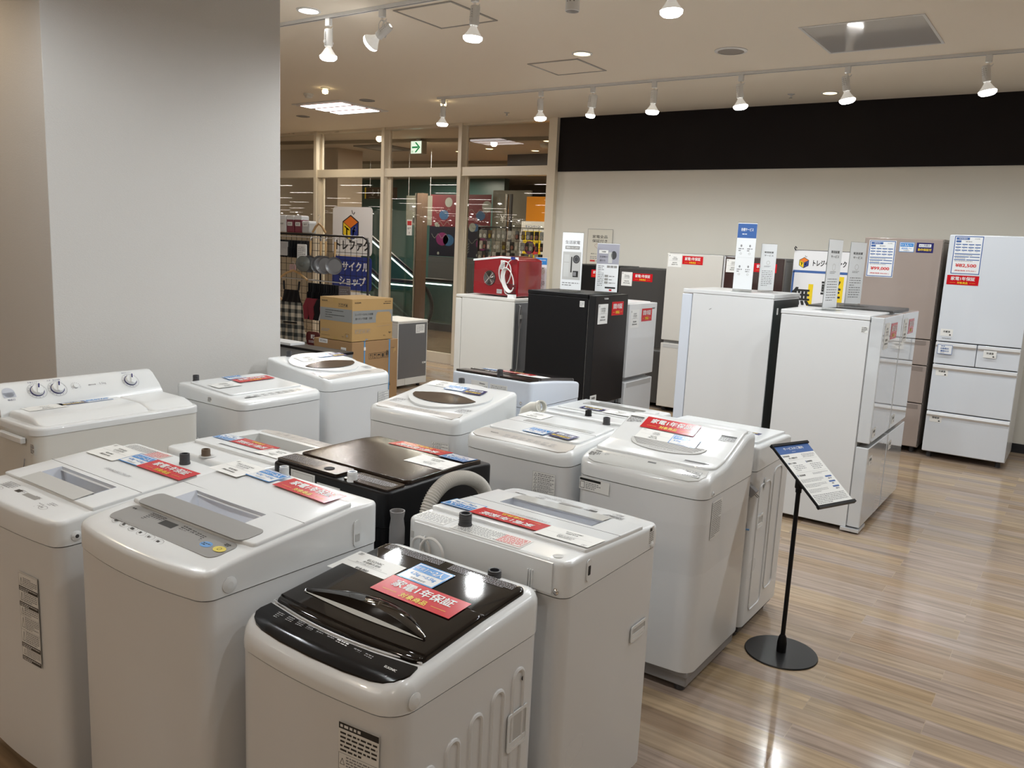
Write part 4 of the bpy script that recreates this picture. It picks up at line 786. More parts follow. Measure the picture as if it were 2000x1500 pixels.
for k in range(3): mb.tube([(.012 * math.cos(a) * (1 + .2 * k), .38 + .08 * math.sin(a) * (1 + .1 * k), .014 + .003 * k) for a in [i * .33 for i in range(20)]], .0035, MGREY, 6)
mb.box((-.012, .37, .01), (.012, .40, .03), LGREY); mb.build('power_cord', FF[0], on_plane((.22, FF[2] / 2, .72), (-1, 0, 0), (0, 0, 1)))
# wall fridges
FG = fridge('dark grey two-door refrigerator at the wall, left of the greige one', (-4.00, 8.42), .60, .60, 1.50, 0, [(.05, .62, 1), (.65, 1.50, 1)], body=BLACK, door=DKGREY, zb=.04)
front(FG, 'price_card', -.20, 1.375, price_card(.13, .15, ('Hisense', '冷凍冷蔵庫', '175L 2021年製'), '¥28,000', '(税込¥30,800)')); front(FG, 'warranty_label', -.01, 1.40, red_label(.235, .085))
FH = fridge('black refrigerator at the wall, half hidden behind the leaflet stands', (-4.66, 8.42), .60, .60, 1.505, 0, [(.05, .62, 1), (.65, 1.505, 1)], body=BLACK, door=BLKD, zb=.04); front(FH, 'warranty_label', .11, 1.41, red_label(.20, .085))
FI = fridge('tall greige two-door refrigerator at the wall, next to the dark brown one', (-3.385, 8.33), .61, .64, 1.68, 0, [(.05, .74, 1), (.765, 1.68, 1)], body=GBODY, door=GREIGE, zb=.04, handle='grip')
front(FI, 'price_card', -.215, 1.60, price_card(.15, .13, ('AQUA', '冷凍冷蔵庫', '238L 2022年製'), '¥38,000', '(税込¥41,800)')); front(FI, 'warranty_label', -.02, 1.612, red_label(.225, .085))
FJ = fridge('tall dark brown gloss refrigerator at the wall, behind the tall white one', (-2.768, 8.33), .60, .64, 1.675, 0, [(.05, .74, 1), (.765, 1.675, 1)], body=GBODY, door=DKBRN, zb=.04)
front(FJ, 'price_card', -.20, 1.58, price_card(.15, .13, ('SHARP', '冷凍冷蔵庫', '271L 2018年製'), '¥42,000', '(税込¥46,200)')); front(FJ, 'warranty_label', .12, 1.575, red_label(.225, .085))
MB().box((-.302, -.322, .06), (-.286, -.318, 1.67), SILVER).build('metal_edge_trim', FJ[0])
p = Print(); p.sheet(.05, .05, INK); p.ring(0, 0, .018, .003, INKW, 1); p.micro(-.04, .03, .05, .036, 1, INKW, 1, .7, 2); front(FJ, 'ion_badge', .175, 1.565, p)
# low grey-backed fridge by the glass
FK = fridge('low refrigerator with grey metal back panel, standing by the glass wall beside the cardboard boxes', (-6.55, 7.0), .50, .50, .78, R(-90), [(.05, .78, 1)], body=IVORY, door=IVORY, top='over', back=ALU, zb=.04, dt=.05, cap=.02)
p = Print(); p.sheet(.15, .10, PAPER); p.micro(-.06, -.04, .06, .04, 5, INKG, 1, .4, 3); p.build('price_card', FK[0], on_plane((-.12, FK[2] / 2 + .001, .68), (-1, 0, 0), (0, 0, 1)))
p = Print(); p.sheet(.06, .02, PAPER); p.micro(-.02, -.004, .02, .004, 1, INK, 1, .8, 3); p.build('small_label', FK[0], on_plane((-.20, FK[2] / 2 + .001, .28), (-1, 0, 0), (0, 0, 1)))
MB().box((-.20, .20, .045), (.12, .252, .12), IVORY).build('compressor_tray', FK[0])
# ------------------------------------------------------------------ leaflet stands, posters
ACRYL = bpy.data.materials.new('clear_acrylic'); ACRYL.use_nodes = True; nn = ACRYL.node_tree.nodes; ll = ACRYL.node_tree.links; nn.clear()
ou = nn.new('ShaderNodeOutputMaterial'); mx = nn.new('ShaderNodeMixShader'); tr = nn.new('ShaderNodeBsdfTransparent'); gl = nn.new('ShaderNodeBsdfGlossy'); gl.inputs['Roughness'].default_value = .03; mx.inputs[0].default_value = .10; tr.inputs[0].default_value = (.92, .93, .93, 1)
ll.new(tr.outputs[0], mx.inputs[1]); ll.new(gl.outputs[0], mx.inputs[2]); ll.new(mx.outputs[0], ou.inputs[0])
def pop_stand(label, loc, rz, w, h, fn, lean=0.0, group=None):
    """acrylic L stand with a printed leaflet: faces local -Y"""
    T = thing('leaflet_stand', label, 'sign', loc, R(rz), group)
    MB().box((-w / 2, .002, .0), (w / 2, .005, h), ACRYL).build('acrylic_plate', T); MB().box((-w / 2, -.07, 0), (w / 2, .07, .003), ACRYL).build('acrylic_foot', T)
    p = Print(); p.sheet(w * .985, h * .95, LAMI); fn(p, w * .97, h * .93)
    p.build('leaflet', T, on_plane((0, .0008, h * .515), (1, 0, 0), (0, 0, 1))); 
    q = Print(); q.sheet(w * .985, h * .95, PAPER); q.build('leaflet_back', T, on_plane((0, .0058, h * .515), (-1, 0, 0), (0, 0, 1))); return T
def pr_life(p, w, h):
    p.text('生活家電', 0, h * .34, h * .065, INKG, bold=.01, w=w * .72); p.rect(-w * .35, h * .215, w * .35, h * .275, PGREY, 1); p.text('買取いたします', 0, h * .245, h * .032, INKW, 2, bold=.02, w=w * .6)
    p.rect(-w * .44, -h * .33, w * .44, h * .17, LGREY, 1); p.rect(-w * .38, -h * .28, -w * .12, h * .12, CLEARG, 2); p.line([(-w * .38, -h * .02), (-w * .12, -h * .02)], .002, INKG, 3); p.disc(w * .22, h * .04, w * .17, DGREY, 2, 24, h * .075); p.ring(w * .22, h * .04, w * .11, .002, INKG, 3, 20, h * .05)
    p.rect(-w * .04, -h * .20, w * .02, h * .08, INK, 2); p.rect(w * .08, -h * .28, w * .34, -h * .17, INK, 2); p.rect(w * .10, -h * .26, w * .24, -h * .19, INKG, 3); p.micro(-w * .42, -h * .45, w * .42, -h * .37, 2, INKG, 1, .4, 3)
def pr_move(p, w, h):
    p.rect(-w * .5, h * .08, w * .5, h * .5, mat('print_lilac_grey', (.36, .36, .42), .3), 1); p.rect(-w * .42, h * .30, w * .0, h * .37, PAPER, 2); p.text('冷蔵庫', -w * .2, h * .335, h * .03, INK, 3, bold=.02); p.text('洗濯機の', -w * .2, h * .23, h * .04, INK, 2); p.text('選び方', -w * .24, h * .15, h * .04, INK, 2)
    p.disc(w * .26, h * .27, w * .13, DGREY, 2, 22, h * .09); p.rect(w * .02, h * .10, w * .2, h * .33, CLEARG, 2)
    for k in range(3): p.rect(-w * .02 + k * w * .16, h * .0, w * .12 + k * w * .16, h * .05, PGREY, 1); p.rect(-w * .1, -h * (.20 + k * .07), w * .06, -h * (.15 + k * .07), PGREY, 1); p.micro(w * .1, -h * (.20 + k * .07), w * .44, -h * (.16 + k * .07), 1, INKG, 1, .5, k)
    p.micro(-w * .42, -h * .40, -w * .14, h * .05, 12, INKG, 1, .4, 5); p.rect(-w * .06, -h * .44, w * .42, -h * .405, INK, 1); p.rect(w * .14, -h * .49, w * .26, -h * .455, RED, 1)
def pr_serv(p, w, h):
    p.rect(-w * .5, h * .28, w * .5, h * .5, SLATE, 1); p.text('各種サービス', 0, h * .41, h * .05, INKW, 2, bold=.02, w=w * .66); p.micro(-w * .25, h * .33, w * .25, h * .35, 1, INKW, 2, .6, 1)
    for i, x in enumerate((-.24, .22)):
        for j, y in enumerate((.16, -.16)): p.disc(w * x, h * y, w * .05, INKG, 1, 10, h * .02); p.micro(w * (x - .14), h * (y - .09), w * (x + .14), h * (y - .03), 2, INKG, 1, .5, i + j); p.ring(w * x, h * (y - .12), w * .06, .003, LGREY, 1, 10)
    p.line([(-w * .42, -h * .02), (w * .42, -h * .02)], .001, LGREY, 1)
def pr_plain(p, w, h):
    p.text('配送設置', 0, h * .33, h * .04, INK, bold=.01, w=w * .6); p.text('サービス', 0, h * .26, h * .04, INK, bold=.01, w=w * .6); p.ring(0, h * .10, w * .12, .003, LGREY, 1); p.micro(-w * .25, h * .0, w * .25, h * .04, 2, INKG, 1, .5, 2); p.micro(-w * .36, -h * .42, w * .36, -h * .06, 9, INKG, 1, .35, 7)
def pr_lease(p, w, h):
    p.rect(-w * .5, h * .32, w * .5, h * .5, BLUE, 1); p.text('冷蔵庫の目安', 0, h * .44, h * .035, INKW, 2, bold=.02, w=w * .8); p.text('容量', 0, h * .375, h * .035, INKW, 2, bold=.02)
    for x in (-.22, .22): p.micro(w * (x - .14), h * .05, w * (x + .14), h * .26, 6, mat('print_pale_olive', (.55, .55, .36), .4), 1, .5, 3); p.micro(w * (x - .1), h * .2, w * (x + .1), h * .25, 1, INKG, 2, .7, 3)
    p.text('ご購入特典', 0, -h * .05, h * .022, INKG); p.micro(-w * .4, -h * .28, w * .4, -h * .12, 4, INKG, 1, .5, 9); p.micro(-w * .4, -h * .47, w * .2, -h * .38, 2, INKG, 1, .5, 9)
pop_stand('clear stand with grey lifestyle appliances leaflet, left of two on the black refrigerator', (-3.30, 5.45, 1.345), 8, .175, .455, pr_life)
pop_stand('clear stand with lilac-topped leaflet, right of two on the black refrigerator', (-3.07, 5.60, 1.345), 18, .175, .385, pr_move)
pop_stand('tall blue-headed leaflet stand on the tall white refrigerator', (-2.00, 5.60, 1.435), 12, .13, .475, pr_serv)
pop_stand('pale leaflet stand partly hidden behind the blue-headed one on the tall white refrigerator', (-1.90, 5.80, 1.435), 48, .12, .34, pr_plain)
pop_stand('narrow pale leaflet stand seen edgeways, nearer one on the middle row right end', (-1.39, 5.55, 1.36), 78, .19, .455, pr_plain)
pop_stand('curled leaflet stand with a red mark, farther one on the black-topped refrigerator', (-1.375, 6.10, 1.37), 66, .17, .445, pr_plain)
pop_stand('small blue-headed leaflet stand behind the red cooler box', (-3.93, 5.985, 1.25), 4, .115, .34, pr_lease)
def pr_wallposter(p, w, h):
    p.border(-w * .5, -h * .5, w * .5, h * .5, .004, INKG, 2); p.text('家電全品', 0, h * .32, h * .075, INK, bold=.005, w=w * .6); p.text('保証付き', 0, h * .22, h * .075, INK, bold=.005, w=w * .6)
    hp = [(w * .19 * math.sin(t) ** 3, h * .085 + h * .011 * (13 * math.cos(t) - 5 * math.cos(2 * t) - 2 * math.cos(3 * t) - math.cos(4 * t)) * .5) for t in [i * .209 for i in range(31)]]
    p.line(hp, .003, mat('print_pale_rose', (.50, .26, .24), .5), 1); p.disc(w * .05, h * .05, w * .05, LGREY, 1); p.text('最長12ヶ月の安心保証', 0, -h * .09, h * .026, INK, w=w * .66); p.micro(-w * .35, -h * .22, w * .35, -h * .14, 2, INKG, 1, .4, 3); p.rect(-w * .35, -h * .28, -w * .15, -h * .24, INKR, 1); p.micro(-w * .12, -h * .28, w * .3, -h * .24, 1, INKG, 1, .4, 6); p.micro(-w * .4, -h * .37, w * .4, -h * .34, 1, INKG, 1, .4, 8)
p = Print(); p.sheet(.345, .50, mat('poster_cream', (.72, .69, .60), .4), .001); pr_wallposter(p, .345, .50); o = p.build('wall_poster', None, on_plane((-4.945, 8.79, 1.67), (1, 0, 0), (0, 0, 1))); tag(o, 'cream poster with a heart outline on the wall above the black refrigerators', 'poster')
# --- banner with shop mark
LOGO_O = mat('print_orange', (.80, .20, .02), .4)
def cube_logo(p, cx, cy, s, L=2):
    c = math.cos(R(30)) * s; h = s * .5
    T_ = (cx, cy + s); Lf = (cx - c, cy + h); Rt_ = (cx + c, cy + h); M_ = (cx, cy); LB = (cx - c, cy - h); RB = (cx + c, cy - h); B_ = (cx, cy - s)
    o = 1.09
    p.poly([(cx + (a - cx) * o, cy + (b - cy) * o) for a, b in (T_, Lf, LB, B_, RB, Rt_)], INK, L)
    def sh(q, k=.95): mx_ = sum(a for a, b in q) / 4; my = sum(b for a, b in q) / 4; return [(mx_ + (a - mx_) * k, my + (b - my) * k) for a, b in q]
    p.poly(sh([T_, Lf, M_, Rt_]), LOGO_O, L + 1); p.poly(sh([Lf, LB, B_, M_]), YEL, L + 1); p.poly(sh([M_, B_, RB, Rt_]), BLUE_D, L + 1)
    for t, x0, m in (('T', cx - c / 2, INK), ('F', cx + c / 2, INKW)):
        vs, fs, (a0, b0, a1, b1) = textmesh(t, .05); k = s * .62 / (b1 - b0); sg = -1 if x0 < cx else 1
        p.add([(x0 + ((a - a0) - (a1 - a0) / 2) * k, cy - s * .25 + ((b - b0) - (b1 - b0) / 2) * k + sg * ((a - a0) - (a1 - a0) / 2) * k * .577, (L + 2) * p.DZ) for a, b, c_ in vs], fs, m)
    p.line([(cx + c * .25, cy + s * 1.15), (cx + c * .15, cy + s * 1.45)], s * .08, INK, L); p.line([(cx + c * .35, cy + s * 1.1), (cx + c * .55, cy + s * 1.3)], s * .08, INK, L)
BLUE_D = mat('print_deep_blue', (.02, .04, .24), .4)
BN = thing('shop_banner', 'white cloth banner with cube mark and big black characters, between brown and taupe refrigerators', 'banner', (-2.09, 8.12, .52), 0)
p = Print(); p.sheet(.65, 1.24, mat('banner_cloth', (.78, .78, .80), .6), .002); p.rect(-.32, .41, .32, .433, SLATE, 1); p.rect(-.323, -.6, -.305, .42, SLATE, 1)
cube_logo(p, -.225, .505, .048); p.text('トレジャーファクトリー', .075, .505, .06, INK, 2, bold=.03, w=.43)
for t, x, y in (('無', -.225, .185), ('料', -.225, -.04), ('軽', .05, .27), ('ト', .05, .04)): p.rect(x + .065, y - .11, x + .11, y + .12, YEL, 1); p.text(t, x, y, .175, INK, 2, bold=.03)
p.build('banner_cloth', BN, on_plane((0, 0, .62), (1, 0, 0), (0, 0, 1))); MB().tube([(-.31, -.01, 1.24), (-.32, -.02, 1.26), (-.31, -.03, 1.275), (-.30, -.02, 1.26)], .006, DGREY, 8).build('hanging_hook', BN); MB().tube([(-.325, .008, 1.24), (.325, .008, 1.24)], .006, DGREY, 8).build('top_rod', BN)
for x in (-.30, .30): MB().tube([(x, .02, -.52), (x, .015, 1.24)], .008, DGREY, 8).build('support_pole', BN)
# --- floor sign stand
ST = thing('sign_stand', 'black pole sign stand with tilted service guide sheet, on the open floor', 'sign stand', (-.895, 3.405, 0), 0)
MB().lathe([(.148, 0), (.152, .003), (.150, .007), (.02, .009), (.02, .008)], mat('stand_black', (.012, .012, .013), .35), 48).build('base_plate', ST)
MB().lathe([(.020, .007), (.020, .05), (.016, .075), (.011, .085)], BLACK, 20).build('pole_socket', ST); MB().lathe([(.0095, .05), (.0095, .76)], BLACK, 16).build('pole', ST); MB().lathe([(.0125, .72), (.0125, .735), (.017, .74), (.016, .79)], BLACK, 16).build('tilt_joint', ST)
yaw, til = R(66.3), R(35.6); ex = Vector((math.cos(yaw), math.sin(yaw), 0)); up_ = -Vector((math.sin(yaw) * math.cos(til), -math.cos(yaw) * math.cos(til), -math.sin(til)))
w, h = .216, .329; Mb = on_plane((-.841 + .895, 3.384 - 3.405, .8175), ex, up_)
mb = MB(); mb.box((-w / 2 + .002, -h / 2 + .01, -.006), (w / 2 - .002, h / 2 - .01, -.001), BLACK); mb.box((-w / 2 - .004, h / 2 - .012, -.008), (w / 2 + .004, h / 2, .006), BLACK); mb.box((-w / 2 - .004, -h / 2, -.008), (w / 2 + .004, -h / 2 + .012, .006), BLACK); mb.box((-w / 2 - .003, -h / 2, -.006), (-w / 2 + .002, h / 2, .004), BLACK)
mb.box((-.03, -.03, -.03), (.02, .03, -.006), BLACK); mb.build('sheet_frame', ST, Mb)
p = Print(); p.sheet(w - .004, h - .024, PAPER); W_, H_ = w - .004, h - .024; p.rect(-W_ * .5, H_ * .36, W_ * .5, H_ * .5, SLATE, 1); p.text('サービスのご案内', 0, H_ * .445, H_ * .045, INKW, 2, bold=.02, w=W_ * .56); p.micro(-W_ * .1, H_ * .385, W_ * .1, H_ * .395, 1, INKW, 2, .6, 1)
def blk(x, y, t): p.rect(x - W_ * .02, y - H_ * .018, x - W_ * .005, y + H_ * .018, SLATE, 1); p.text(t, x + W_ * .005, y, H_ * .026, INK, align='l', bold=.01)
blk(-W_ * .42, H_ * .325, '商品全品'); p.text('安心保証付き', -W_ * .20, H_ * .285, H_ * .026, INK, bold=.01); p.micro(W_ * .08, H_ * .27, W_ * .45, H_ * .34, 3, INKG, 1, .4, 1); p.rect(-W_ * .45, H_ * .25, W_ * .45, H_ * .253, LGREY, 1)
blk(-W_ * .42, H_ * .20, '軽トラ貸出'); p.micro(-W_ * .36, H_ * .06, -W_ * .05, H_ * .17, 4, INKG, 1, .35, 2); blk(W_ * .08, H_ * .20, '出張買取'); p.micro(W_ * .12, H_ * .06, W_ * .43, H_ * .17, 4, INKG, 1, .35, 3); p.rect(-W_ * .45, H_ * .035, W_ * .45, H_ * .038, LGREY, 1)
blk(-W_ * .42, -H_ * .01, 'ご配送設置'); p.micro(W_ * .0, -H_ * .02, W_ * .45, H_ * .015, 2, INKG, 1, .4, 4)
for k in range(3): y = -H_ * (.09 + k * .085); p.rect(W_ * .26, y, W_ * .44, y + H_ * .025, SLATE, 1); p.micro(-W_ * .44, y - H_ * .04, W_ * .18, y + H_ * .02, 3, INKG, 1, .35, k); p.micro(W_ * .30, y - H_ * .035, W_ * .42, y - H_ * .01, 1, INKG, 1, .8, k)
p.micro(-W_ * .44, -H_ * .48, W_ * .44, -H_ * .33, 6, INKG, 1, .4, 12); p.build('service_guide_sheet', ST, Mb)

# ------------------------------------------------------------------ red cooler box on the cream refrigerator
CR = wear(mat('cooler_red', (.26, .006, .012), .16, coat=.6))
CB = thing('portable_cooler', 'red portable cooler box with round fan grille and coiled white cord, on the cream refrigerator', 'cooler', (-4.10, 5.735, 1.25), R(-2))
mb = MB(); prof = [(-.24, .0), (.235, .0), (.235, .30), (.18, .318), (.05, .33), (-.05, .322), (-.24, .285)]; n = len(prof)
vs = [(x * 1.0, -.17 if 1 else 0, z + .01) for x, z in prof] + [(x, .17, z + .01) for x, z in prof]
mb.add(vs, [(i, (i + 1) % n, n + (i + 1) % n, n + i) for i in range(n)] + [tuple(range(n))[::-1], tuple(range(n, 2 * n))], CR); mb.build('body', CB, bevel=.012, seg=3)
mb = MB(); pl = [(-.243, .285), (.05, .320), (.238, .318)]
for y in (-.172,): mb.add([(x, y - .002, z) for x, z in pl] + [(x, y - .002, z + .016) for x, z in pl], [(0, 1, 4, 3), (1, 2, 5, 4)], INKW)
mb.build('white_trim', CB)
mb = MB(); mb.lathe([(.064, 0), (.062, .003), (.0001, .0005)], BLACK, 30, cap=False)
for k in range(6): rr = .010 + k * .0095; mb.tube([(rr * math.cos(R(a)), rr * math.sin(R(a)), .006) for a in range(0, 360, 12)], .0014, CHROME, 5, closed=True)
for a in (45, 135): mb.tube([(-.062 * math.cos(R(a)), -.062 * math.sin(R(a)), .008), (.062 * math.cos(R(a)), .062 * math.sin(R(a)), .008)], .0018, CHROME, 5)
mb.build('fan_grille', CB, on_plane((-.06, -.172, .15), (1, 0, 0), (0, 0, 1)))
p = Print(); p.sheet(.045, .075, PAPER); p.micro(-.018, -.03, .018, .03, 8, INKG, 1, .5, 3); p.build('rating_label', CB, on_plane((.075, -.1725, .265), (1, 0, 0), (0, 0, 1)))
p = Print(); p.sheet(.055, .035, LGREY); p.micro(-.022, -.012, .022, .012, 3, INKG, 1, .5, 3); p.build('rating_label', CB, on_plane((.05, -.1725, .045), (1, 0, 0), (0, 0, 1)))
p = Print()
for k in range(6): p.rect(.0, .015 * k, .10, .015 * k + .006, HOLE, 1)
p.build('side_vent', CB, on_plane((.12, -.1725, .03), (1, 0, 0), (0, 0, 1)))
mb = MB()
mb.tube([(.115 + .062 * math.cos(R(a)) * (1 + .1 * math.sin(R(a))), -.19, .20 + .095 * math.sin(R(a))) for a in range(-60, 300, 15)], .0045, CORDW, 8)
mb.tube([cr([Vector(q) for q in ((.19, -.20, .315), (.15, -.20, .28), (.12, -.205, .17), (.13, -.205, .06), (.15, -.20, .03), (.20, -.19, .02))], i / 30) for i in range(31)], .0045, CORDW, 8)
for k in range(5): mb.tube([(.165 + (.050 + .004 * k) * math.cos(R(a)), -.195 - .006 * k, .145 + (.078 + .004 * k) * math.sin(R(a)) - .035 * math.cos(R(a))) for a in range(0, 350, 18)], .0040, CORDW, 8)
mb.box((.175, -.22, .0), (.235, -.18, .03), INKW); mb.build('white_cord', CB); MB().cbox((.20, -.20, .325), (.03, .02, .022), BLUE_D).build('cord_plug', CB)
mb = MB(); rnd = random.Random(2); vs = [(x, -.1745 - rnd.uniform(0, .003), .165 + s * (.055 + .008 * math.sin(x * 40))) for x in [-.245 + i * .03 for i in range(16)] for s in (-1, 1)]
mb.add(vs, [(2 * i, 2 * i + 2, 2 * i + 3, 2 * i + 1) for i in range(15)], FILM, True); mb.build('wrapping_film', CB)

# ------------------------------------------------------------------ cardboard boxes, low cabinet
def icons(p, x, y, s, n, m=INK):
    for k in range(n):
        q = x + k * s * 1.15; p.border(q, y, q + s, y + s * 1.15, s * .06, m, 1)
        if k % 4 == 0: p.line([(q + s * .5, y + s * .2), (q + s * .5, y + s * .95)], s * .1, m, 1); p.line([(q + s * .25, y + s * .7), (q + s * .5, y + s * .95), (q + s * .75, y + s * .7)], s * .08, m, 1)
        elif k % 4 == 1: p.poly([(q + s * .2, y + s * .95), (q + s * .8, y + s * .95), (q + s * .5, y + s * .5)], m, 1); p.line([(q + s * .5, y + s * .5), (q + s * .5, y + s * .15)], s * .08, m, 1); p.line([(q + s * .3, y + s * .15), (q + s * .7, y + s * .15)], s * .08, m, 1)
        elif k % 4 == 2: p.poly([(q + s * .15, y + s * .6)] + [(q + s * .5 + s * .35 * math.cos(R(a)), y + s * .6 + s * .3 * math.sin(R(a))) for a in range(180, -1, -30)], m, 1); p.line([(q + s * .5, y + s * .6), (q + s * .5, y + s * .2)], s * .08, m, 1)
        else: p.rect(q + s * .25, y + s * .2, q + s * .75, y + s * .9, m, 1)
B1 = thing('cardboard_box', 'brown cardboard carton with a grey printed band, on top of the larger strapped box', 'box', (-5.83, 5.655, .714), 0)
w, d, h = .44, .54, .40
mb = MB(); mb.box((-w / 2, -d / 2, 0), (w / 2, d / 2, h - .004), CARD); mb.box((-w / 2, -d / 2, h - .004), (-.002, d / 2, h), CARD); mb.box((.002, -d / 2, h - .004), (w / 2, d / 2, h), CARD); mb.build('box_shell', B1, bevel=.003)
gb = mat('print_box_grey', (.24, .25, .25), .7)
def bprint(p, fs): return p.build('box_printing', B1, fs)
p = Print(); p.rect(-w / 2 + .002, -.02, w / 2 - .002, .10, gb, 1); p.text('KOIZUMI', -.155, .165, .014, INK, bold=.02); icons(p, .035, .12, .028, 4); p.rect(-.03, .155, .02, .198, mat('parcel_tape', (.40, .26, .09), .3), 1); p.rect(-.03, -.198, .02, -.16, mat('parcel_tape', (.40, .26, .09), .3), 1)
for k in range(4): p.rect(-.15, .075 - k * .022, -.145, .08 - k * .022, INK, 2); p.micro(-.14, .072 - k * .022, .15 - (k % 2) * .12, .083 - k * .022, 1, INK, 2, .6, k)
p.micro(-.20, -.13, -.08, -.10, 2, INKG, 1, .6, 4); p.rect(-.20, -.165, -.08, -.163, INK, 1); p.border(.13, -.17, .18, -.13, .002, INK, 1); p.rect(.145, -.16, .165, -.14, INKG, 2); p.text('1台入', .10, -.16, .014, INK); bprint(p, on_plane((0, -d / 2 - .0005, h / 2), (1, 0, 0), (0, 0, 1)))
p = Print(); p.rect(-d / 2 + .002, -.03, d / 2 - .002, .09, gb, 1); p.poly([(.04, -.04), (.25, -.04), (.25, .04), (.22, .07), (.06, .07), (.04, .04)], CARD, 2); p.text('コンパクトなのに大容量', -.12, .055, .022, INK, 2, bold=.01, w=.24); p.text('銀イオンで抗菌・消臭', -.12, .015, .022, INK, 2, bold=.01, w=.22)
p.text('KOIZUMI', -.20, .165, .014, INK, bold=.02); p.text('食器洗い乾燥機', .20, .17, .012, INK); p.micro(.14, .145, .255, .155, 1, INK, 1, .7, 2)
for k in range(4): p.border(-.235 + k * .052, -.125, -.192 + k * .052, -.085, .002, INKG, 1); p.micro(-.23 + k * .052, -.118, -.197 + k * .052, -.092, 2, INKG, 1, .5, k)
p.text('Ag+', .235, -.135, .022, INK, bold=.02); p.text('1台入', .16, -.16, .014, INK); p.line([(.05, -.07), (.25, -.06)], .0015, gb, 1); bprint(p, on_plane((w / 2 + .0005, 0, h / 2), (0, 1, 0), (0, 0, 1)))
B2 = thing('cardboard_box', 'larger plain cardboard box with blue strapping and black lettering, under the grey-banded carton', 'box', (-5.865, 5.69, 0), 0)
w, d, h = .53, .62, .71
mb = MB(); mb.box((-w / 2, -d / 2, 0), (w / 2, d / 2, h - .002), CARD2); mb.build('box_shell', B2, bevel=.004)
STRAP = mat('blue_strap', (.12, .30, .55), .4)
for y in (-.15, .19):
    mb = MB(); mb.box((w / 2, y - .008, 0), (w / 2 + .002, y + .008, h), STRAP); mb.box((-w / 2, y - .008, h - .002), (w / 2 + .002, y + .008, h), STRAP)
    if y < 0: mb.cbox((w / 2 + .004, y, h - .07), (.005, .022, .03), INKW); mb.tube([(w / 2, y, h), (w / 2 + .01, y + .01, h + .025), (w / 2 + .012, y + .03, h + .02)], .003, STRAP, 6)
    mb.build('strap', B2)
p = Print(); icons(p, -.09, .18, .048, 5); p.border(.145, .20, .175, .25, .003, INK, 1); p.micro(.15, .205, .17, .245, 3, INK, 1, .5, 1); p.text('YAMAHA', .0, -.05, .11, INK, bold=.01, w=.42); p.line([(.215, .27), (.26, .27)], .003, INK, 1); p.poly([(.245, .21), (.25, .26), (.28, .27), (.285, .23), (.27, .24)], CARD, 1); p.build('box_printing', B2, on_plane((w / 2 + .0008, 0, h / 2), (0, 1, 0), (0, 0, 1)))
p = Print(); p.sheet(.07, .085, PAPER); p.text('BEAS', 0, .015, .02, INK, bold=.02); p.text('P.L.', 0, -.015, .02, INK, bold=.02); p.build('paper_label', B2, on_plane((.15, -d / 2 - .001, h - .10), (1, 0, 0), (0, 0, 1)))
p = Print(); p.sheet(.12, .04, PAPER); p.text('再生商品', 0, 0, .022, INKG, bold=.02); p.build('paper_label', B2, on_plane((-.13, -d / 2 - .0015, h - .02), (1, 0, 0), (0, 0, 1)))
LC = thing('low_cabinet', 'low grey cabinet with a black top, between the pillar and the cardboard boxes', 'cabinet', (-5.60, 4.80, 0), 0)
MB().box((-.52, -.09, .04), (.52, .09, .70), mat('cabinet_grey', (.20, .21, .22), .45)).build('body', LC, bevel=.004); MB().box((-.525, -.095, .70), (.525, .095, .722), BLACK).build('top_board', LC, bevel=.004)
MB().box((-.49, -.07, 0), (.49, .07, .04), DGREY).build('plinth', LC); p = Print(); p.sheet(.09, .035, LGREY); p.micro(-.035, -.01, .035, .01, 2, INKW, 1, .6, 3); p.build('small_label', LC, on_plane((.46, -.0905, .675), (1, 0, 0), (0, 0, 1)))
tag(MB().box((-.17, -.08, 0), (.17, .08, .02), mat('magazine_white', (.72, .73, .74), .4)).build('flat_box', None, Matrix.Translation((-5.85, 4.80, .722))), 'flat pale box lying on the low grey cabinet', 'box')

# ------------------------------------------------------------------ wire rack with hanging goods
RK = thing('wire_display_rack', 'black wire grid display rack with a lower basket shelf, inside in front of the glass', 'display rack', (-7.30, 6.50, 0), 0)
WIRE = mat('black_wire', (.012, .012, .013), .4); x0, x1, z0, z1 = -1.05, .765, .08, 1.69
mb = MB()
for k in range(1, 20): mb.tube([(x0 + (x1 - x0) * k / 20, 0, .40), (x0 + (x1 - x0) * k / 20, 0, z1)], .0028, WIRE, 5)
for k in range(16): mb.tube([(x0, 0, .42 + k * .084), (x1, 0, .42 + k * .084)], .0028, WIRE, 5)
mb.build('wire_grid', RK)
mb = MB(); mb.tube([(x0, 0, z0), (x0, 0, z1 - .05), (x0 + .05, 0, z1), (x1 - .08, 0, z1), (x1 - .02, 0, z1 - .03), (x1, 0, z1 - .09), (x1, 0, z0)], .013, WIRE, 10); mb.tube([(.0, 0, z0), (.0, 0, z1)], .012, WIRE, 10); mb.build('rack_frame', RK)
for x in (x0, 0, x1): MB().tube([(x, -.26, .02), (x, 0, .07), (x, .26, .02)], .013, WIRE, 8).build('foot', RK)
mb = MB(); mb.box((x0, -.30, .43), (x1 + .1, -.28, .455), WIRE); mb.box((x0, -.30, .40), (x1 + .1, .0, .41), WIRE); mb.build('basket_shelf', RK)
mb = MB()
for z in (1.66, 1.18):
    mb.tube([(x0 + .2, -.14, z), (x1 - .10, -.14, z)], .006, SILVER, 6)
    for x in (x0 + .2, -.1, x1 - .12): mb.tube([(x, 0, z), (x, -.14, z)], .005, SILVER, 6)
mb.build('hanging_bar', RK)
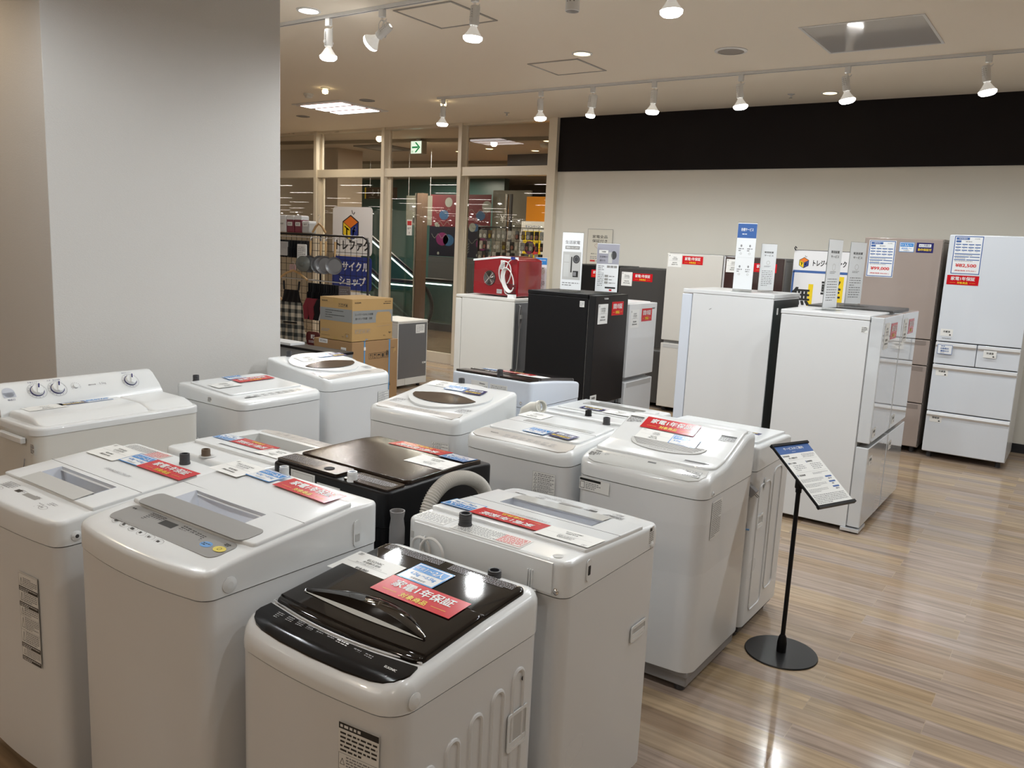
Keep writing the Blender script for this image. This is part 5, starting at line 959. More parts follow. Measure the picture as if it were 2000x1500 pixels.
def pan(label, X, z, r, lid=False, dz=0):
    T = thing('frying_pan', label, 'pan', (X, 6.325, z), R(28 + dz), 'wooden-handled pans hanging on the rack bar')
    M = Matrix.Translation((0, 0, -.30)) @ Matrix.Rotation(R(90), 4, 'X')
    mb = MB(); mb.lathe([(r * .8, 0), (r, .035), (r * 1.02, .037), (r * .97, .034), (r * .78, .004), (.0001, .004)], ALU, 28, M, cap=False); mb.lathe([(r * .8, 0), (.0001, 0)], ALU, 28, M, cap=False); mb.build('pan_bowl', T)
    MB().tube([(0, -.01, -.30 + r), (0, -.005, -.30 + r + .05), (0, 0, -.04)], .011, WOODL, 10, rf=lambda k: (.006, .012, .013)[k]).build('handle', T); MB().tube([(0, 0, -.04), (0, 0, -.015), (.012, .01, .0), (.0, .02, .012)], .003, SILVER, 6).build('hanging_ring', T); return T
pan('small wooden-handled pan at the right end of the rack bar', -6.87, 1.665, .095); pan('wooden-handled pan second from the right on the rack bar', -7.02, 1.665, .10); pan('wooden-handled pan third from the right on the rack bar', -7.10, 1.665, .10, dz=6)
pan('wooden-handled pan with black knob lid, leftmost of the pans', -7.27, 1.665, .095)
MB().lathe([(.09, 0), (.05, .02), (.018, .022), (.022, .04), (.0001, .042)], mat('lid_glass_grey', (.12, .13, .12), .1, coat=.6), 24).build('lid', None, None) if 0 else None
LB_ = MB(); LB_.lathe([(.088, 0), (.06, .012), (.018, .014), (.022, .034), (.0001, .036)], mat('lid_glass_grey', (.12, .13, .12), .1, coat=.6), 24, cap=False); tag(LB_.build('pan_lid', None, on_plane((-7.29, 6.235, 1.365), (.88, .47, 0), (0, 0, 1))), 'dark glass pan lid with a black knob, in front of the leftmost pan', 'lid')
rnd = random.Random(11)
lab_ut = 'black-handled kitchen tool in the upper row behind the packets'; first = None
def hang(name, label, cat, group, X, z, L, wd, m, mh=None, y=-.14):
    T = thing(name, label, cat, (X, 6.5 + y, z), R(rnd.uniform(60, 80)), group)
    MB().box((-wd * .3, -.006, -L * .45), (wd * .3, .006, -.02), mh or BLACK).build('handle', T, bevel=.003)
    MB().prism(rrect(wd, L * .55, wd * .3, 4), -.004, .004, m).build('tool_head', T, on_plane((0, 0, -L * .72), (1, 0, 0), (0, 0, 1))); return T
def dupe(root, loc, rz, label=None):
    r = root.copy(); COL.objects.link(r); r.location = loc; r.rotation_euler = (0, 0, rz)
    if label: r['label'] = label
    for ch in list(root.children): c = ch.copy(); COL.objects.link(c); c.parent = r
    return r
U0 = hang('kitchen_tool', 'black kitchen tool hanging in the top row of the rack', 'kitchen tool', 'black kitchen tools in the top row', -7.98, 1.64, .22, .06, BLACK)
for k in range(1, 13): dupe(U0, (-7.98 + k * .052, 6.36, 1.64), R(rnd.uniform(60, 82)))
U1 = hang('kitchen_tool', 'dark kitchen tool hanging in the lower row of the rack', 'kitchen tool', 'dark kitchen tools in the lower row', -7.32, 1.17, .26, .07, BLACK)
for k in range(1, 13): dupe(U1, (-7.32 + k * .037, 6.36, 1.17), R(rnd.uniform(60, 82)))
for k, (X, m, lb) in enumerate(((-7.26, mat('dark_red_fabric', (.16, .01, .02), .6), 'dark red oven glove'), (-7.17, mat('dark_red_fabric', (.16, .01, .02), .6), 'dark red oven glove with black back'), (-7.08, BLACK, 'black oven glove with a white card'), (-6.98, mat('dark_red_fabric', (.16, .01, .02), .6), 'brownish red oven glove'), (-6.88, mat('bright_red_fabric', (.45, .015, .03), .6), 'bright red and black oven glove'))):
    T = thing('oven_glove', lb + ', number %s from the left under the lower bar' % ('one', 'two', 'three', 'four', 'five')[k], 'oven glove', (X, 6.30, .86), R(25), None)
    mb = MB(); mb.prism([(-.055, -.12), (.04, -.12), (.065, -.04), (.055, .06), (.03, .12), (-.03, .12), (-.07, .03)], -.015, .015, m); mb.build('glove_body', T, on_plane((0, 0, 0), (1, 0, 0), (0, 0, 1)), bevel=.01)
    MB().prism([(-.01, -.12), (.05, -.11), (.072, -.02), (.03, .08), (.02, .0)], .016, .02, BLACK if m is not BLACK else LGREY).build('glove_back', T, on_plane((0, 0, 0), (1, 0, 0), (0, 0, 1)))
# hangers and aprons
PLAID = mat('plaid_fabric', (.45, .42, .35), .8); N_, L_, b_ = nodes(PLAID)
tc = N_.new('ShaderNodeTexCoord'); sp = N_.new('ShaderNodeSeparateXYZ'); L_.new(tc.outputs['Object'], sp.inputs[0]); prev = None
def band(sock, per, th_):
    m1 = N_.new('ShaderNodeMath'); m1.operation = 'MULTIPLY'; m1.inputs[1].default_value = 1 / per; L_.new(sock, m1.inputs[0]); m2 = N_.new('ShaderNodeMath'); m2.operation = 'FRACT'; L_.new(m1.outputs[0], m2.inputs[0]); m3 = N_.new('ShaderNodeMath'); m3.operation = 'GREATER_THAN'; m3.inputs[1].default_value = th_; L_.new(m2.outputs[0], m3.inputs[0]); return m3.outputs[0]
a1, a2 = band(sp.outputs['X'], .09, .5), band(sp.outputs['Z'], .09, .5); ad = N_.new('ShaderNodeMath'); ad.operation = 'ADD'; L_.new(a1, ad.inputs[0]); L_.new(a2, ad.inputs[1]); dv = N_.new('ShaderNodeMath'); dv.operation = 'MULTIPLY'; dv.inputs[1].default_value = .5; L_.new(ad.outputs[0], dv.inputs[0])
cr_ = N_.new('ShaderNodeValToRGB'); cr_.color_ramp.elements[0].color = (.48, .43, .34, 1); cr_.color_ramp.elements[1].color = (.022, .026, .026, 1); e = cr_.color_ramp.elements.new(.5); e.color = (.17, .165, .14, 1); cr_.color_ramp.interpolation = 'CONSTANT'; cr_.color_ramp.elements[1].position = .4; cr_.color_ramp.elements[2].position = .9
L_.new(dv.outputs[0], cr_.inputs[0]); L_.new(cr_.outputs[0], b_.inputs['Base Color'])
def hanger(label, X, Y, z, rz, s=.2):
    T = thing('clothes_hanger', label, 'hanger', (X, Y, z), R(rz)); mb = MB(); mb.tube([(-s, 0, -.10), (-s * .5, 0, -.035), (0, 0, 0), (s * .5, 0, -.035), (s, 0, -.10)], .013, WOODL, 8); mb.build('wooden_arms', T); MB().tube([(0, 0, 0), (0, 0, .05), (.018, 0, .075), (.0, 0, .10), (-.02, 0, .085)], .0025, SILVER, 6).build('hook', T); return T
hanger('wooden hanger carrying the plaid apron', -7.50, 6.27, 1.28, 12); hanger('wooden hanger at the left, lower than the apron one', -7.86, 6.27, 1.00, 14, .17); 
AP = thing('apron', 'beige and dark plaid apron with black bib, hanging on the front of the rack', 'apron', (-7.50, 6.26, 1.20), R(12))
mb = MB(); rows_ = []
def cloth(z0, z1, wa, wb, m, nm, fold=.012):
    mb = MB(); nx, nz = 20, 12; vs = []
    for j in range(nz + 1):
        t = j / nz; z = z0 + (z1 - z0) * t; ww = wa + (wb - wa) * t
        for i in range(nx + 1): x = -ww / 2 + ww * i / nx; vs.append((x, -.02 + fold * math.sin(i * 1.1 + .3 * j) * (.4 + t), z))
    fs = [(j * (nx + 1) + i, j * (nx + 1) + i + 1, (j + 1) * (nx + 1) + i + 1, (j + 1) * (nx + 1) + i) for j in range(nz) for i in range(nx)]
    mb.add(vs, fs, m, True); n0 = len(vs); mb.add([(x, y + .006, z) for x, y, z in vs], [f[::-1] for f in fs], m, True); return mb.build(nm, AP)
cloth(-.28, -.735, .30, .42, PLAID, 'apron_skirt'); cloth(-.14, -.28, .20, .27, BLACK, 'apron_bib', .004)
mb = MB(); mb.tube([(-.11, -.015, -.04), (-.10, -.02, -.14)], .012, BLACK, 6); mb.tube([(.11, -.015, -.04), (.10, -.02, -.14)], .012, BLACK, 6); mb.build('shoulder_straps', AP); MB().box((-.10, -.036, -.52), (.09, -.030, -.505), BLACK).build('pocket_edge', AP)
# packets
for k, (X, Z, a, b, m, lb) in enumerate(((-7.90, 1.46, .13, .22, mat('foil_yellow_pack', (.62, .42, .05), .25, coat=.5), 'yellow printed packet hanging at the upper left of the rack'), (-7.74, 1.52, .13, .16, mat('clear_foil_pack', (.55, .55, .55), .2, metal=.3), 'clear foil packet beside the yellow one'), (-7.42, 1.46, .13, .24, PAPER, 'white tall packet with a yellow food picture on black card'), (-7.58, 1.30, .08, .09, mat('pink_pack', (.55, .35, .35), .4), 'small pinkish packet under the foil ones'), (-6.72, 1.02, .15, .26, mat('dark_mesh_pack', (.13, .11, .11), .5), 'dark brown mesh packet at the lower right of the rack'))):
    T = thing('hanging_packet', lb, 'packet', (X, 6.33, Z), R(8)); mb = MB(); mb.prism(rrect(a, b, .01, 3), -.008, .008, m); mb.build('pouch', T, on_plane((0, 0, 0), (1, 0, 0), (0, 0, 1)), bevel=.004)
    p = Print(); p.micro(-a * .4, -b * .1, a * .4, b * .4, 6, INKG, 1, .4, k)
    if k == 2: p.disc(.01, -b * .28, a * .3, YEL, 1, 16, b * .14)
    p.build('pouch_printing', T, on_plane((0, -.0085, 0), (1, 0, 0), (0, 0, 1)))
PK = thing('boxed_packet', 'white slim packet with a pale picture in the rack basket', 'packet', (-8.02, 6.33, .43), R(6), 'white slim packets in the rack basket'); MB().box((-.055, -.012, 0), (.055, .012, .32), mat('pack_pinkish_white', (.52, .46, .46), .35)).build('carton', PK, bevel=.003); p = Print(); p.micro(-.045, .05, .045, .14, 4, INKG, 1, .5, 3); p.rect(-.03, -.12, .03, .03, LGREY, 1); p.build('carton_printing', PK, on_plane((0, -.0125, .16), (1, 0, 0), (0, 0, 1)))
for k in range(1, 5): dupe(PK, (-8.02 + k * .125, 6.33, .43), R(6 + 3 * k))
T = thing('boxed_packet', 'round dark red food packet in the basket beside the apron hem', 'packet', (-7.22, 6.33, .43), R(8)); MB().prism(rrect(.20, .16, .05, 5), -.01, .01, mat('dark_red_pack', (.12, .02, .02), .3)).build('carton', T, on_plane((0, 0, .09), (1, 0, 0), (0, 0, 1))); p = Print(); p.text('町', 0, .02, .05, INKW, bold=.03); p.micro(-.06, -.05, .06, -.02, 2, INKW, 1, .5, 3); p.build('carton_printing', T, on_plane((0, -.0105, .09), (1, 0, 0), (0, 0, 1)))
for k, (X, Z, m) in enumerate(((-7.93, 1.705, PAPER), (-7.79, 1.705, mat('bottle_maroon', (.20, .03, .05), .3)), (-7.65, 1.705, mat('bottle_maroon', (.20, .03, .05), .3)), (-7.52, 1.705, LGREY))):
    T = thing('wrapped_goods', ('white wrapped pack at the left on top of the rack', 'maroon wrapped pack with a label, left of the two on the rack', 'maroon wrapped pack with a label, right of the two on the rack', 'clear wrapped bundle at the right on top of the rack')[k], 'packet', (X, 6.52, Z), R(5))
    MB().box((-.06, -.06, 0), (.06, .06, .14 if k == 3 else .20), m).build('pack_body', T, bevel=.015, seg=3); MB().box((-.062, -.062, .14 if k < 3 else .10), (.062, .062, .20 if k < 3 else .14), LAMI).build('pack_top', T, bevel=.015); p = Print(); p.sheet(.08, .045, PAPER); p.text('おす', 0, 0, .022, INK, bold=.02); p.build('pack_label', T, on_plane((0, -.0635, .10), (1, 0, 0), (0, 0, 1)))
hanger('wooden hanger leaning on top of the rack', -7.33, 6.50, 1.82, 4, .10)

# ------------------------------------------------------------------ shop sign boards by the glass
SB = thing('shop_sign_board', 'standing shop sign with white cube-mark board over blue board, behind the wire rack', 'sign', (-8.78, 8.40, 0), 0)
for x in (-.3, .3): MB().tube([(x, .03, 0), (x, .03, 2.05)], .015, SILVER, 8).build('post', SB)
MB().box((-.36, -.1, 0), (.36, .16, .02), SILVER).build('floor_plate', SB)
mb = MB(); mb.prism(rrect(.80, .68, .06, 6), -.008, 0, INKW); mb.build('white_board', SB, on_plane((0, -.0, 1.77), (1, 0, 0), (0, 0, 1)))
p = Print(); cube_logo(p, -.03, .04, .175, 1); p.text('トレファク', .02, -.20, .15, INK, 1, bold=.05, w=.68); p.build('board_printing', SB, on_plane((0, -.0004, 1.77), (1, 0, 0), (0, 0, 1)))
mb = MB(); mb.prism(rrect(.80, .48, .06, 6), -.008, 0, BLUE_D); mb.build('blue_board', SB, on_plane((0, 0, 1.17), (1, 0, 0), (0, 0, 1)))
p = Print(); p.text('リサイクル', .02, .10, .13, INKW, 1, bold=.05, w=.66); p.text('ショップ', .02, -.11, .13, INKW, 1, bold=.05, w=.54); p.build('board_printing', SB, on_plane((0, -.0004, 1.17), (1, 0, 0), (0, 0, 1)))
mb = MB(); mb.prism(rrect(.80, .4, .06, 6), -.008, 0, INKW); mb.build('lower_board', SB, on_plane((0, 0, .70), (1, 0, 0), (0, 0, 1)))
# ------------------------------------------------------------------ floor, walls, ceiling
FL = mat('wood_plank_floor', (.5, .38, .27), .14, coat=.0, spec=.6); N_, L_, b_ = nodes(FL)
tc = N_.new('ShaderNodeTexCoord'); mp = N_.new('ShaderNodeMapping'); mp.inputs['Location'].default_value = (.3, .06, 0); L_.new(tc.outputs['Object'], mp.inputs['Vector'])
bk = N_.new('ShaderNodeTexBrick'); bk.offset = .37; bk.offset_frequency = 2; bk.inputs['Scale'].default_value = 1; bk.inputs['Brick Width'].default_value = 1.05; bk.inputs['Row Height'].default_value = .118; bk.inputs['Mortar Size'].default_value = .0012; bk.inputs['Mortar Smooth'].default_value = .3; bk.inputs['Bias'].default_value = 0
bk.inputs['Color1'].default_value = (0, 0, 0, 1); bk.inputs['Color2'].default_value = (1, 1, 1, 1); bk.inputs['Mortar'].default_value = (.5, .5, .5, 1); L_.new(mp.outputs[0], bk.inputs['Vector'])
rp = N_.new('ShaderNodeValToRGB'); L_.new(bk.outputs['Color'], rp.inputs[0]); E_ = rp.color_ramp.elements
E_[0].color = (.36, .25, .165, 1); E_[1].color = (.56, .42, .26, 1)
for q, c in ((.25, (.48, .36, .235, 1)), (.45, (.40, .305, .24, 1)), (.7, (.43, .34, .28, 1)), (.88, (.40, .28, .175, 1))): e = E_.new(q); e.color = c
ms = N_.new('ShaderNodeMapping'); ms.inputs['Scale'].default_value = (1.3, 22, 1); L_.new(tc.outputs['Object'], ms.inputs['Vector']); g1 = N_.new('ShaderNodeTexNoise'); g1.inputs['Scale'].default_value = 1.6; g1.inputs['Detail'].default_value = 8; g1.inputs['Distortion'].default_value = .8; L_.new(ms.outputs[0], g1.inputs['Vector'])
off = N_.new('ShaderNodeVectorMath'); off.operation = 'MULTIPLY_ADD'; off.inputs[1].default_value = (7, 7, 7); L_.new(bk.outputs['Color'], off.inputs[0]); L_.new(ms.outputs[0], off.inputs[2]); L_.new(off.outputs[0], g1.inputs['Vector'])
gr = N_.new('ShaderNodeMapRange'); gr.inputs['From Min'].default_value = .3; gr.inputs['From Max'].default_value = .72; gr.inputs['To Min'].default_value = .66; gr.inputs['To Max'].default_value = 1.16; L_.new(g1.outputs['Fac'], gr.inputs['Value'])
mu = N_.new('ShaderNodeMix'); mu.data_type = 'RGBA'; mu.blend_type = 'MULTIPLY'; mu.inputs[0].default_value = 1; L_.new(rp.outputs[0], mu.inputs[6]); L_.new(gr.outputs[0], mu.inputs[7])
m2 = N_.new('ShaderNodeMix'); m2.data_type = 'RGBA'; m2.inputs[7].default_value = (.45, .35, .25, 1); L_.new(bk.outputs['Fac'], m2.inputs[0]); L_.new(mu.outputs[2], m2.inputs[6]); L_.new(m2.outputs[2], b_.inputs['Base Color'])
rr = N_.new('ShaderNodeMapRange'); rr.inputs['To Min'].default_value = .08; rr.inputs['To Max'].default_value = .19; L_.new(g1.outputs['Fac'], rr.inputs['Value']); L_.new(rr.outputs[0], b_.inputs['Roughness'])
n3 = N_.new('ShaderNodeTexNoise'); n3.inputs['Scale'].default_value = 2.2; n3.inputs['Detail'].default_value = 2; L_.new(ms.outputs[0], n3.inputs['Vector']); bp = N_.new('ShaderNodeBump'); bp.inputs['Strength'].default_value = .06; bp.inputs['Distance'].default_value = .004; L_.new(n3.outputs['Fac'], bp.inputs['Height']); L_.new(bp.outputs[0], b_.inputs['Normal'])
def plane(name, x0, y0, x1, y1, z, m, down=False):
    f = (0, 3, 2, 1) if down else (0, 1, 2, 3); o = MB().add([(x0, y0, z), (x1, y0, z), (x1, y1, z), (x0, y1, z)], [f], m).build(name); return struct(o)
YW, XW = 8.80, -5.60
plane('floor', -60, -36, 7, YW, 0, FL)
CM = wear(mat('ceiling_paint', (.93, .85, .725), .75)); WM = mat('vinyl_wallpaper', (.74, .715, .645), .6); wear(WM, 4, .05, .35, 160, (1, 1, 4)); PM = wear(mat('pillar_wallpaper', (.64, .625, .605), .6), 4, .05, .5, 130, (1, 1, 5)); BM = wear(mat('dark_fascia', (.007, .004, .0045), .6, spec=.25)); BB = mat('black_baseboard', (.012, .013, .018), .4)
plane('ceiling', -60, -36, 7, YW, CEIL, CM, True)
struct(MB().box((XW, YW, 0), (7, YW + .25, CEIL), WM).build('wall_back')); struct(MB().box((XW, YW - .012, 2.60), (7, YW, CEIL), BM).build('trim_1')); struct(MB().box((XW, YW - .010, 0), (7, YW, .085), BB).build('baseboard_back'))
struct(MB().box((7, -36, 0), (7.2, YW, CEIL), WM).build('wall_right')); struct(MB().box((-60, -36.2, 0), (7, -36, CEIL), WM).build('wall_rear'))
struct(MB().box((-60.2, -36, 0), (-60, YW, CEIL), WM).build('wall_left')); struct(MB().box((-60, YW, 0), (-14.3, YW + .2, CEIL), WM).build('wall_shopfront'))
struct(MB().box((-6.4, 1.99, 0), (-4.15, 3.37, CEIL), PM).build('wall_pillar', bevel=.004)); struct(MB().box((-6.4, 1.978, 0), (-4.138, 3.382, .085), BB).build('baseboard_pillar'))
# glazed shop front
GL = bpy.data.materials.new('shop_glass'); GL.use_nodes = True; nn = GL.node_tree.nodes; ll = GL.node_tree.links; nn.clear()
ou = nn.new('ShaderNodeOutputMaterial'); mx = nn.new('ShaderNodeMixShader'); tr = nn.new('ShaderNodeBsdfTransparent'); gl = nn.new('ShaderNodeBsdfGlossy'); gl.inputs['Roughness'].default_value = .0; fr = nn.new('ShaderNodeFresnel'); fr.inputs[0].default_value = 1.75; tr.inputs[0].default_value = (.80, .82, .79, 1)
ll.new(fr.outputs[0], mx.inputs[0]); ll.new(tr.outputs[0], mx.inputs[1]); ll.new(gl.outputs[0], mx.inputs[2]); ll.new(mx.outputs[0], ou.inputs[0])
XM = [-9.95 - 1.42 * 3, -9.95 - 1.42 * 2, -11.37, -9.95, -8.53, -7.12, -5.66]
fs = MB()
for i, x in enumerate(XM):
    w_ = .06 if i < 6 else .12; fs.box((x - w_ / 2, YW - .07, 0), (x + w_ / 2, YW + .09, CEIL), FRAME); fs.box((x - w_ / 2 - .025, YW + .03, 0), (x + w_ / 2 + .025, YW + .05, CEIL), FRAME)
fs.box((XM[0], YW - .045, 2.56), (XM[-1], YW + .08, 2.675), FRAME); fs.box((XM[0], YW - .045, CEIL - .03), (XM[-1], YW + .08, CEIL), FRAME)
struct(fs.build('window_frame_glazing', bevel=.003))
for i, (a, b) in enumerate(zip(XM, XM[1:])):
    w_ = thing('window_%d' % (i + 1), 'glazed bay', None, (0, 0, 0)); del w_['label']; struct(w_)
    for z0, z1, nm in ((.0, 2.56, 'lower_pane'), (2.675, CEIL - .03, 'upper_pane')):
        mb = MB(); y = YW + .02; lo = .14 if z0 == 0 else z0
        mb.add([(a + .09, y, lo), (b - .09, y, lo), (b - .09, y, z1), (a + .09, y, z1)], [(0, 1, 2, 3)], GL); mb.build(nm, w_)
    MB().box((a + .06, YW - .01, 0), (b - .06, YW + .045, .14), FRAME).build('bottom_rail', w_)
    if i in (3, 4, 5):
        for x in (a + .06, b - .09): MB().box((x, YW + .03, .0), (x + .03, YW + .06, 2.56), FRAME).build('sash_stile', w_)
p = Print(); p.sheet(.10, .22, PAPER); p.rect(-.04, .03, .04, .09, INKR, 1); p.micro(-.035, -.03, .035, .0, 2, INK, 1, .5, 3); p.rect(-.004, -.09, .004, -.06, INK, 1); tag(p.build('door_notice', None, on_plane((-8.04, 8.795, 1.86), (1, 0, 0), (0, 0, 1))), 'small white notice with a red block stuck on the shop glass near the exit arrow', 'notice')

# ------------------------------------------------------------------ lighting tracks and lamps
for nm, x0, x1, y in (('near', -9.0, 3.0, T1), ('far', -6.16, -.55, T2), ('rear', -5, 3, T0), ('rear', -5, 3, TB)):
    if y < T1: continue
    T = thing('lighting_track', {'near': 'white ceiling lighting track nearer the camera, running out of the picture top', 'far': 'white ceiling lighting track farther away, in front of the dark band'}[nm], 'lighting track', ((x0 + x1) / 2, y, CEIL))
    MB().box((-(x1 - x0) / 2, -.018, -.022), ((x1 - x0) / 2, .018, -.0005), TWHITE).build('rail', T); MB().box((-(x1 - x0) / 2 + .02, -.004, -.0225), ((x1 - x0) / 2 - .02, .004, -.021), DGREY).build('rail_groove', T)
    if nm == 'far': MB().box(((x1 - x0) / 2, -.022, -.028), ((x1 - x0) / 2 + .16, .022, -.0005), TWHITE).build('feed_box', T)
def track_lamp(label, x, y, tilt=(0, 0), lit=True, group=None, kind=0):
    T = thing('track_spotlight', label, 'spotlight', (x, y, CEIL), 0, group)
    MB().box((-.022, -.016, -.075), (.022, .016, -.0225), TWHITE).build('track_adapter', T, bevel=.004); MB().lathe([(.008, -.095), (.008, -.075)], CHROME, 12).build('swivel', T)
    A = Matrix.Translation((0, 0, -.175)) @ Matrix.Rotation(R(tilt[1]), 4, 'Z') @ Matrix.Rotation(R(tilt[0]), 4, 'Y') @ Matrix.Translation((0, 0, .02))
    ZR = Matrix.Rotation(R(tilt[1]), 4, 'Z')
    mb = MB()
    for s_ in (-1, 1): mb.tube([(0, 0, -.095), (0, .018 * s_, -.10), (0, .036 * s_, -.125), (0, .037 * s_, -.20)], .0035, TWHITE, 6, M=ZR); mb.lathe([(.010, 0), (.010, .006)], TWHITE, 14, ZR @ Matrix.Translation((0, .034 * s_ - (.006 if s_ < 0 else 0), -.185)) @ Matrix.Rotation(R(-90), 4, 'X'))
    mb.build('yoke', T)
    r0 = .030 if kind == 0 else .042
    mb = MB(); mb.lathe([(r0 * .5, .062), (r0 * .9, .058), (r0, .052), (r0, -.055), (r0 * .9, -.058), (r0 * .9, -.03)], TWHITE, 22, A, cap=False)
    for k in range(4):
        for a in (-150, -120, 30, 60): mb.add([(r0 * 1.02 * math.cos(R(a + q)), r0 * 1.02 * math.sin(R(a + q)), .036 - k * .014 - h_) for q in (0, 34) for h_ in (0, .005)], [(0, 2, 3, 1)], HOLE, M=A)
    mb.build('lamp_body', T)
    MB().tube([(0, .012, -.09), (.02, .02, -.10), (.03, .012, -.085), (.012, .0, -.11), (.0, .0, -.13)], .0025, TWHITE, 6).build('lead_wire', T)
    rb = .062 if kind == 0 else .046; z0 = -.050
    mb = MB(); mb.lathe([(.020, z0), (.022, z0 - .018), (rb * .62, z0 - .045), (rb, z0 - .075)], mat('bulb_glass', (.85, .85, .83), .25, emit=(1, .97, .9), estr=.22 if lit else .0), 26, A, cap=False)
    if not lit: return T
    mb.lathe([(rb, z0 - .075), (rb * .97, z0 - .090), (rb * .75, z0 - .102), (.0001, z0 - .108)], BULB if lit else LGREY, 26, A, cap=False); mb.build('bulb', T); return T
track_lamp('leftmost lit spotlight on the nearer track, hanging straight down', -4.73, T1); track_lamp('spotlight on the nearer track tilted to the left, its bulb face showing', -4.20, T1, (58, 8)); track_lamp('lit spotlight on the nearer track over the ceiling hatch edge', -3.40, T1, (4, 0))
track_lamp('unlit slotted spotlight at the top edge of the picture, on the nearer track', -2.68, T1, (0, 40), False, kind=1); track_lamp('lit bulb at the top edge of the picture, right end of the nearer track', -2.06, T1, (3, 200))
for k, (x, tl, kd, lb) in enumerate(((-6.08, (2, 0), 0, 'leftmost lit spotlight on the farther track, above the glass wall'), (-4.80, (3, 190), 0, 'second lit spotlight from the left on the farther track, by the glass end'), (-4.20, (6, 0), 1, 'short wide spotlight on the farther track with a smaller bulb'), (-3.55, (2, 20), 0, 'fourth spotlight from the left on the farther track, against the dark band'), (-2.73, (8, 185), 0, 'spotlight in the middle of the farther track, tilted a little left'), (-1.85, (10, 190), 0, 'second spotlight from the right on the farther track, tilted left'), (-.86, (10, 180), 0, 'rightmost spotlight on the farther track'))): track_lamp(lb, x, T2, tl, True, None, kd)

# ------------------------------------------------------------------ ceiling fittings
def ceil(name, label, cat, x, y, z=CEIL): return thing(name, label, cat, (x, y, z))
def hatch(label, x, y, w_, h_, rz=0, fm=None):
    T = ceil('ceiling_hatch', label, 'ceiling hatch', x, y); q = fm or mat('hatch_frame_grey', (.38, .36, .33), .4, metal=.2); mb = MB(); t = .018
    for a in ((-w_ / 2, -h_ / 2, w_ / 2, -h_ / 2 + t), (-w_ / 2, h_ / 2 - t, w_ / 2, h_ / 2), (-w_ / 2, -h_ / 2 + t, -w_ / 2 + t, h_ / 2 - t), (w_ / 2 - t, -h_ / 2 + t, w_ / 2, h_ / 2 - t)): mb.box((a[0], a[1], -.006), (a[2], a[3], -.0005), q)
    mb.build('hatch_frame', T); MB().box((-w_ / 2 + t, -h_ / 2 + t, -.003), (w_ / 2 - t, h_ / 2 - t, -.0008), CM if fm is None else mat('glossy_panel_white', (.62, .61, .60), .12, coat=.6)).build('hatch_panel', T); return T
hatch('smaller square ceiling hatch with grey frame, beyond the nearer track', -4.03, 6.39, .51, .50); hatch('square ceiling hatch with grey frame crossed by a lamp, at the top of the picture', -3.95, 4.64, .52, .52); hatch('large white glossy ceiling panel at the upper right', -1.50, 6.34, .79, .82, fm=TWHITE)
T = ceil('ceiling_speaker', 'round grey ceiling speaker left of the glossy ceiling panel', 'speaker', -2.54, 6.38); MB().lathe([(.125, 0), (.125, -.006), (.10, -.010)], TWHITE, 32, cap=False).build('rim', T); MB().lathe([(.0001, -.008), (.102, -.008)], mat('speaker_grille', (.36, .33, .30), .8), 32, cap=False).build('grille', T)
def downlight(label, x, y, r, m): T = ceil('downlight', label, 'downlight', x, y); MB().lathe([(r, 0), (r, -.006), (r * .8, -.008), (r * .78, -.0005)], TWHITE, 28, cap=False).build('ring', T); MB().lathe([(.0001, -.004), (r * .78, -.004)], m, 24, cap=False).build('lens', T); return T
downlight('small yellowish lit downlight beyond the ceiling hatch', -3.65, 6.0, .085, BULBW); downlight('ringed downlight at the upper left above the nearer track', -4.77, 4.12, .085, BULB); downlight('downlight close to the dark band in front of the wall', -2.29, 8.30, .08, BULBW)
def sensor(label, x, y, m=CREAM): T = ceil('smoke_detector', label, 'smoke detector', x, y); MB().lathe([(.055, 0), (.055, -.018), (.042, -.024), (.036, -.045), (.02, -.05), (.0001, -.05)], m, 24, cap=False).build('housing', T); MB().lathe([(.037, -.030), (.037, -.038)], HOLE, 24, cap=False).build('vent_ring', T)
sensor('cream smoke detector on the ceiling left of the small warm lamp', -7.45, 6.44)
def sprinkler(label, x, y, z=CEIL): T = ceil('sprinkler', label, 'sprinkler', x, y, z); MB().lathe([(.035, 0), (.03, -.004), (.01, -.01), (.008, -.03), (.0001, -.03)], SILVER, 16, cap=False).build('body', T); MB().lathe([(.0001, -.035), (.018, -.034), (.018, -.036)], CHROME, 16, cap=False).build('deflector', T)
sprinkler('sprinkler head near the dark band, between two farther spotlights', -2.64, 8.25); sprinkler('sprinkler head beside the leftmost spotlight of the farther track', -6.02, 8.25)
for x, y, lb in ((-6.99, 6.27, 'small warm lamp beside the cream smoke detector'), (-6.25, 7.35, 'small warm lamp right behind the leftmost farther spotlight')):
    T = ceil('small_ceiling_lamp', lb, 'lamp', x, y); MB().lathe([(.05, 0), (.05, -.006), (.03, -.012)], LGREY, 20).build('mount', T); MB().lathe([(.022, -.010), (.034, -.03), (.030, -.055), (.0001, -.064)], BULBW, 18, cap=False).build('bulb', T)
T = ceil('recessed_ceiling_light', 'square recessed ceiling light with three bright strips, near the glass wall', 'ceiling light', -7.81, 7.25)
MB().box((-.42, -.40, -.012), (.42, .40, -.0005), TWHITE).build('frame', T); PINK = mat('lit_strip', (1, 1, 1), .4, emit=(1, .93, .92), estr=5); PK2 = mat('strip_divider', (.70, .42, .40), .5)
MB().box((-.36, -.34, -.014), (.36, .34, -.0125), PK2).build('reflector', T)
for k in range(3): MB().box((-.35, -.32 + k * .235, -.018), (.35, -.155 + k * .235, -.0145), PINK).build('light_strip', T)
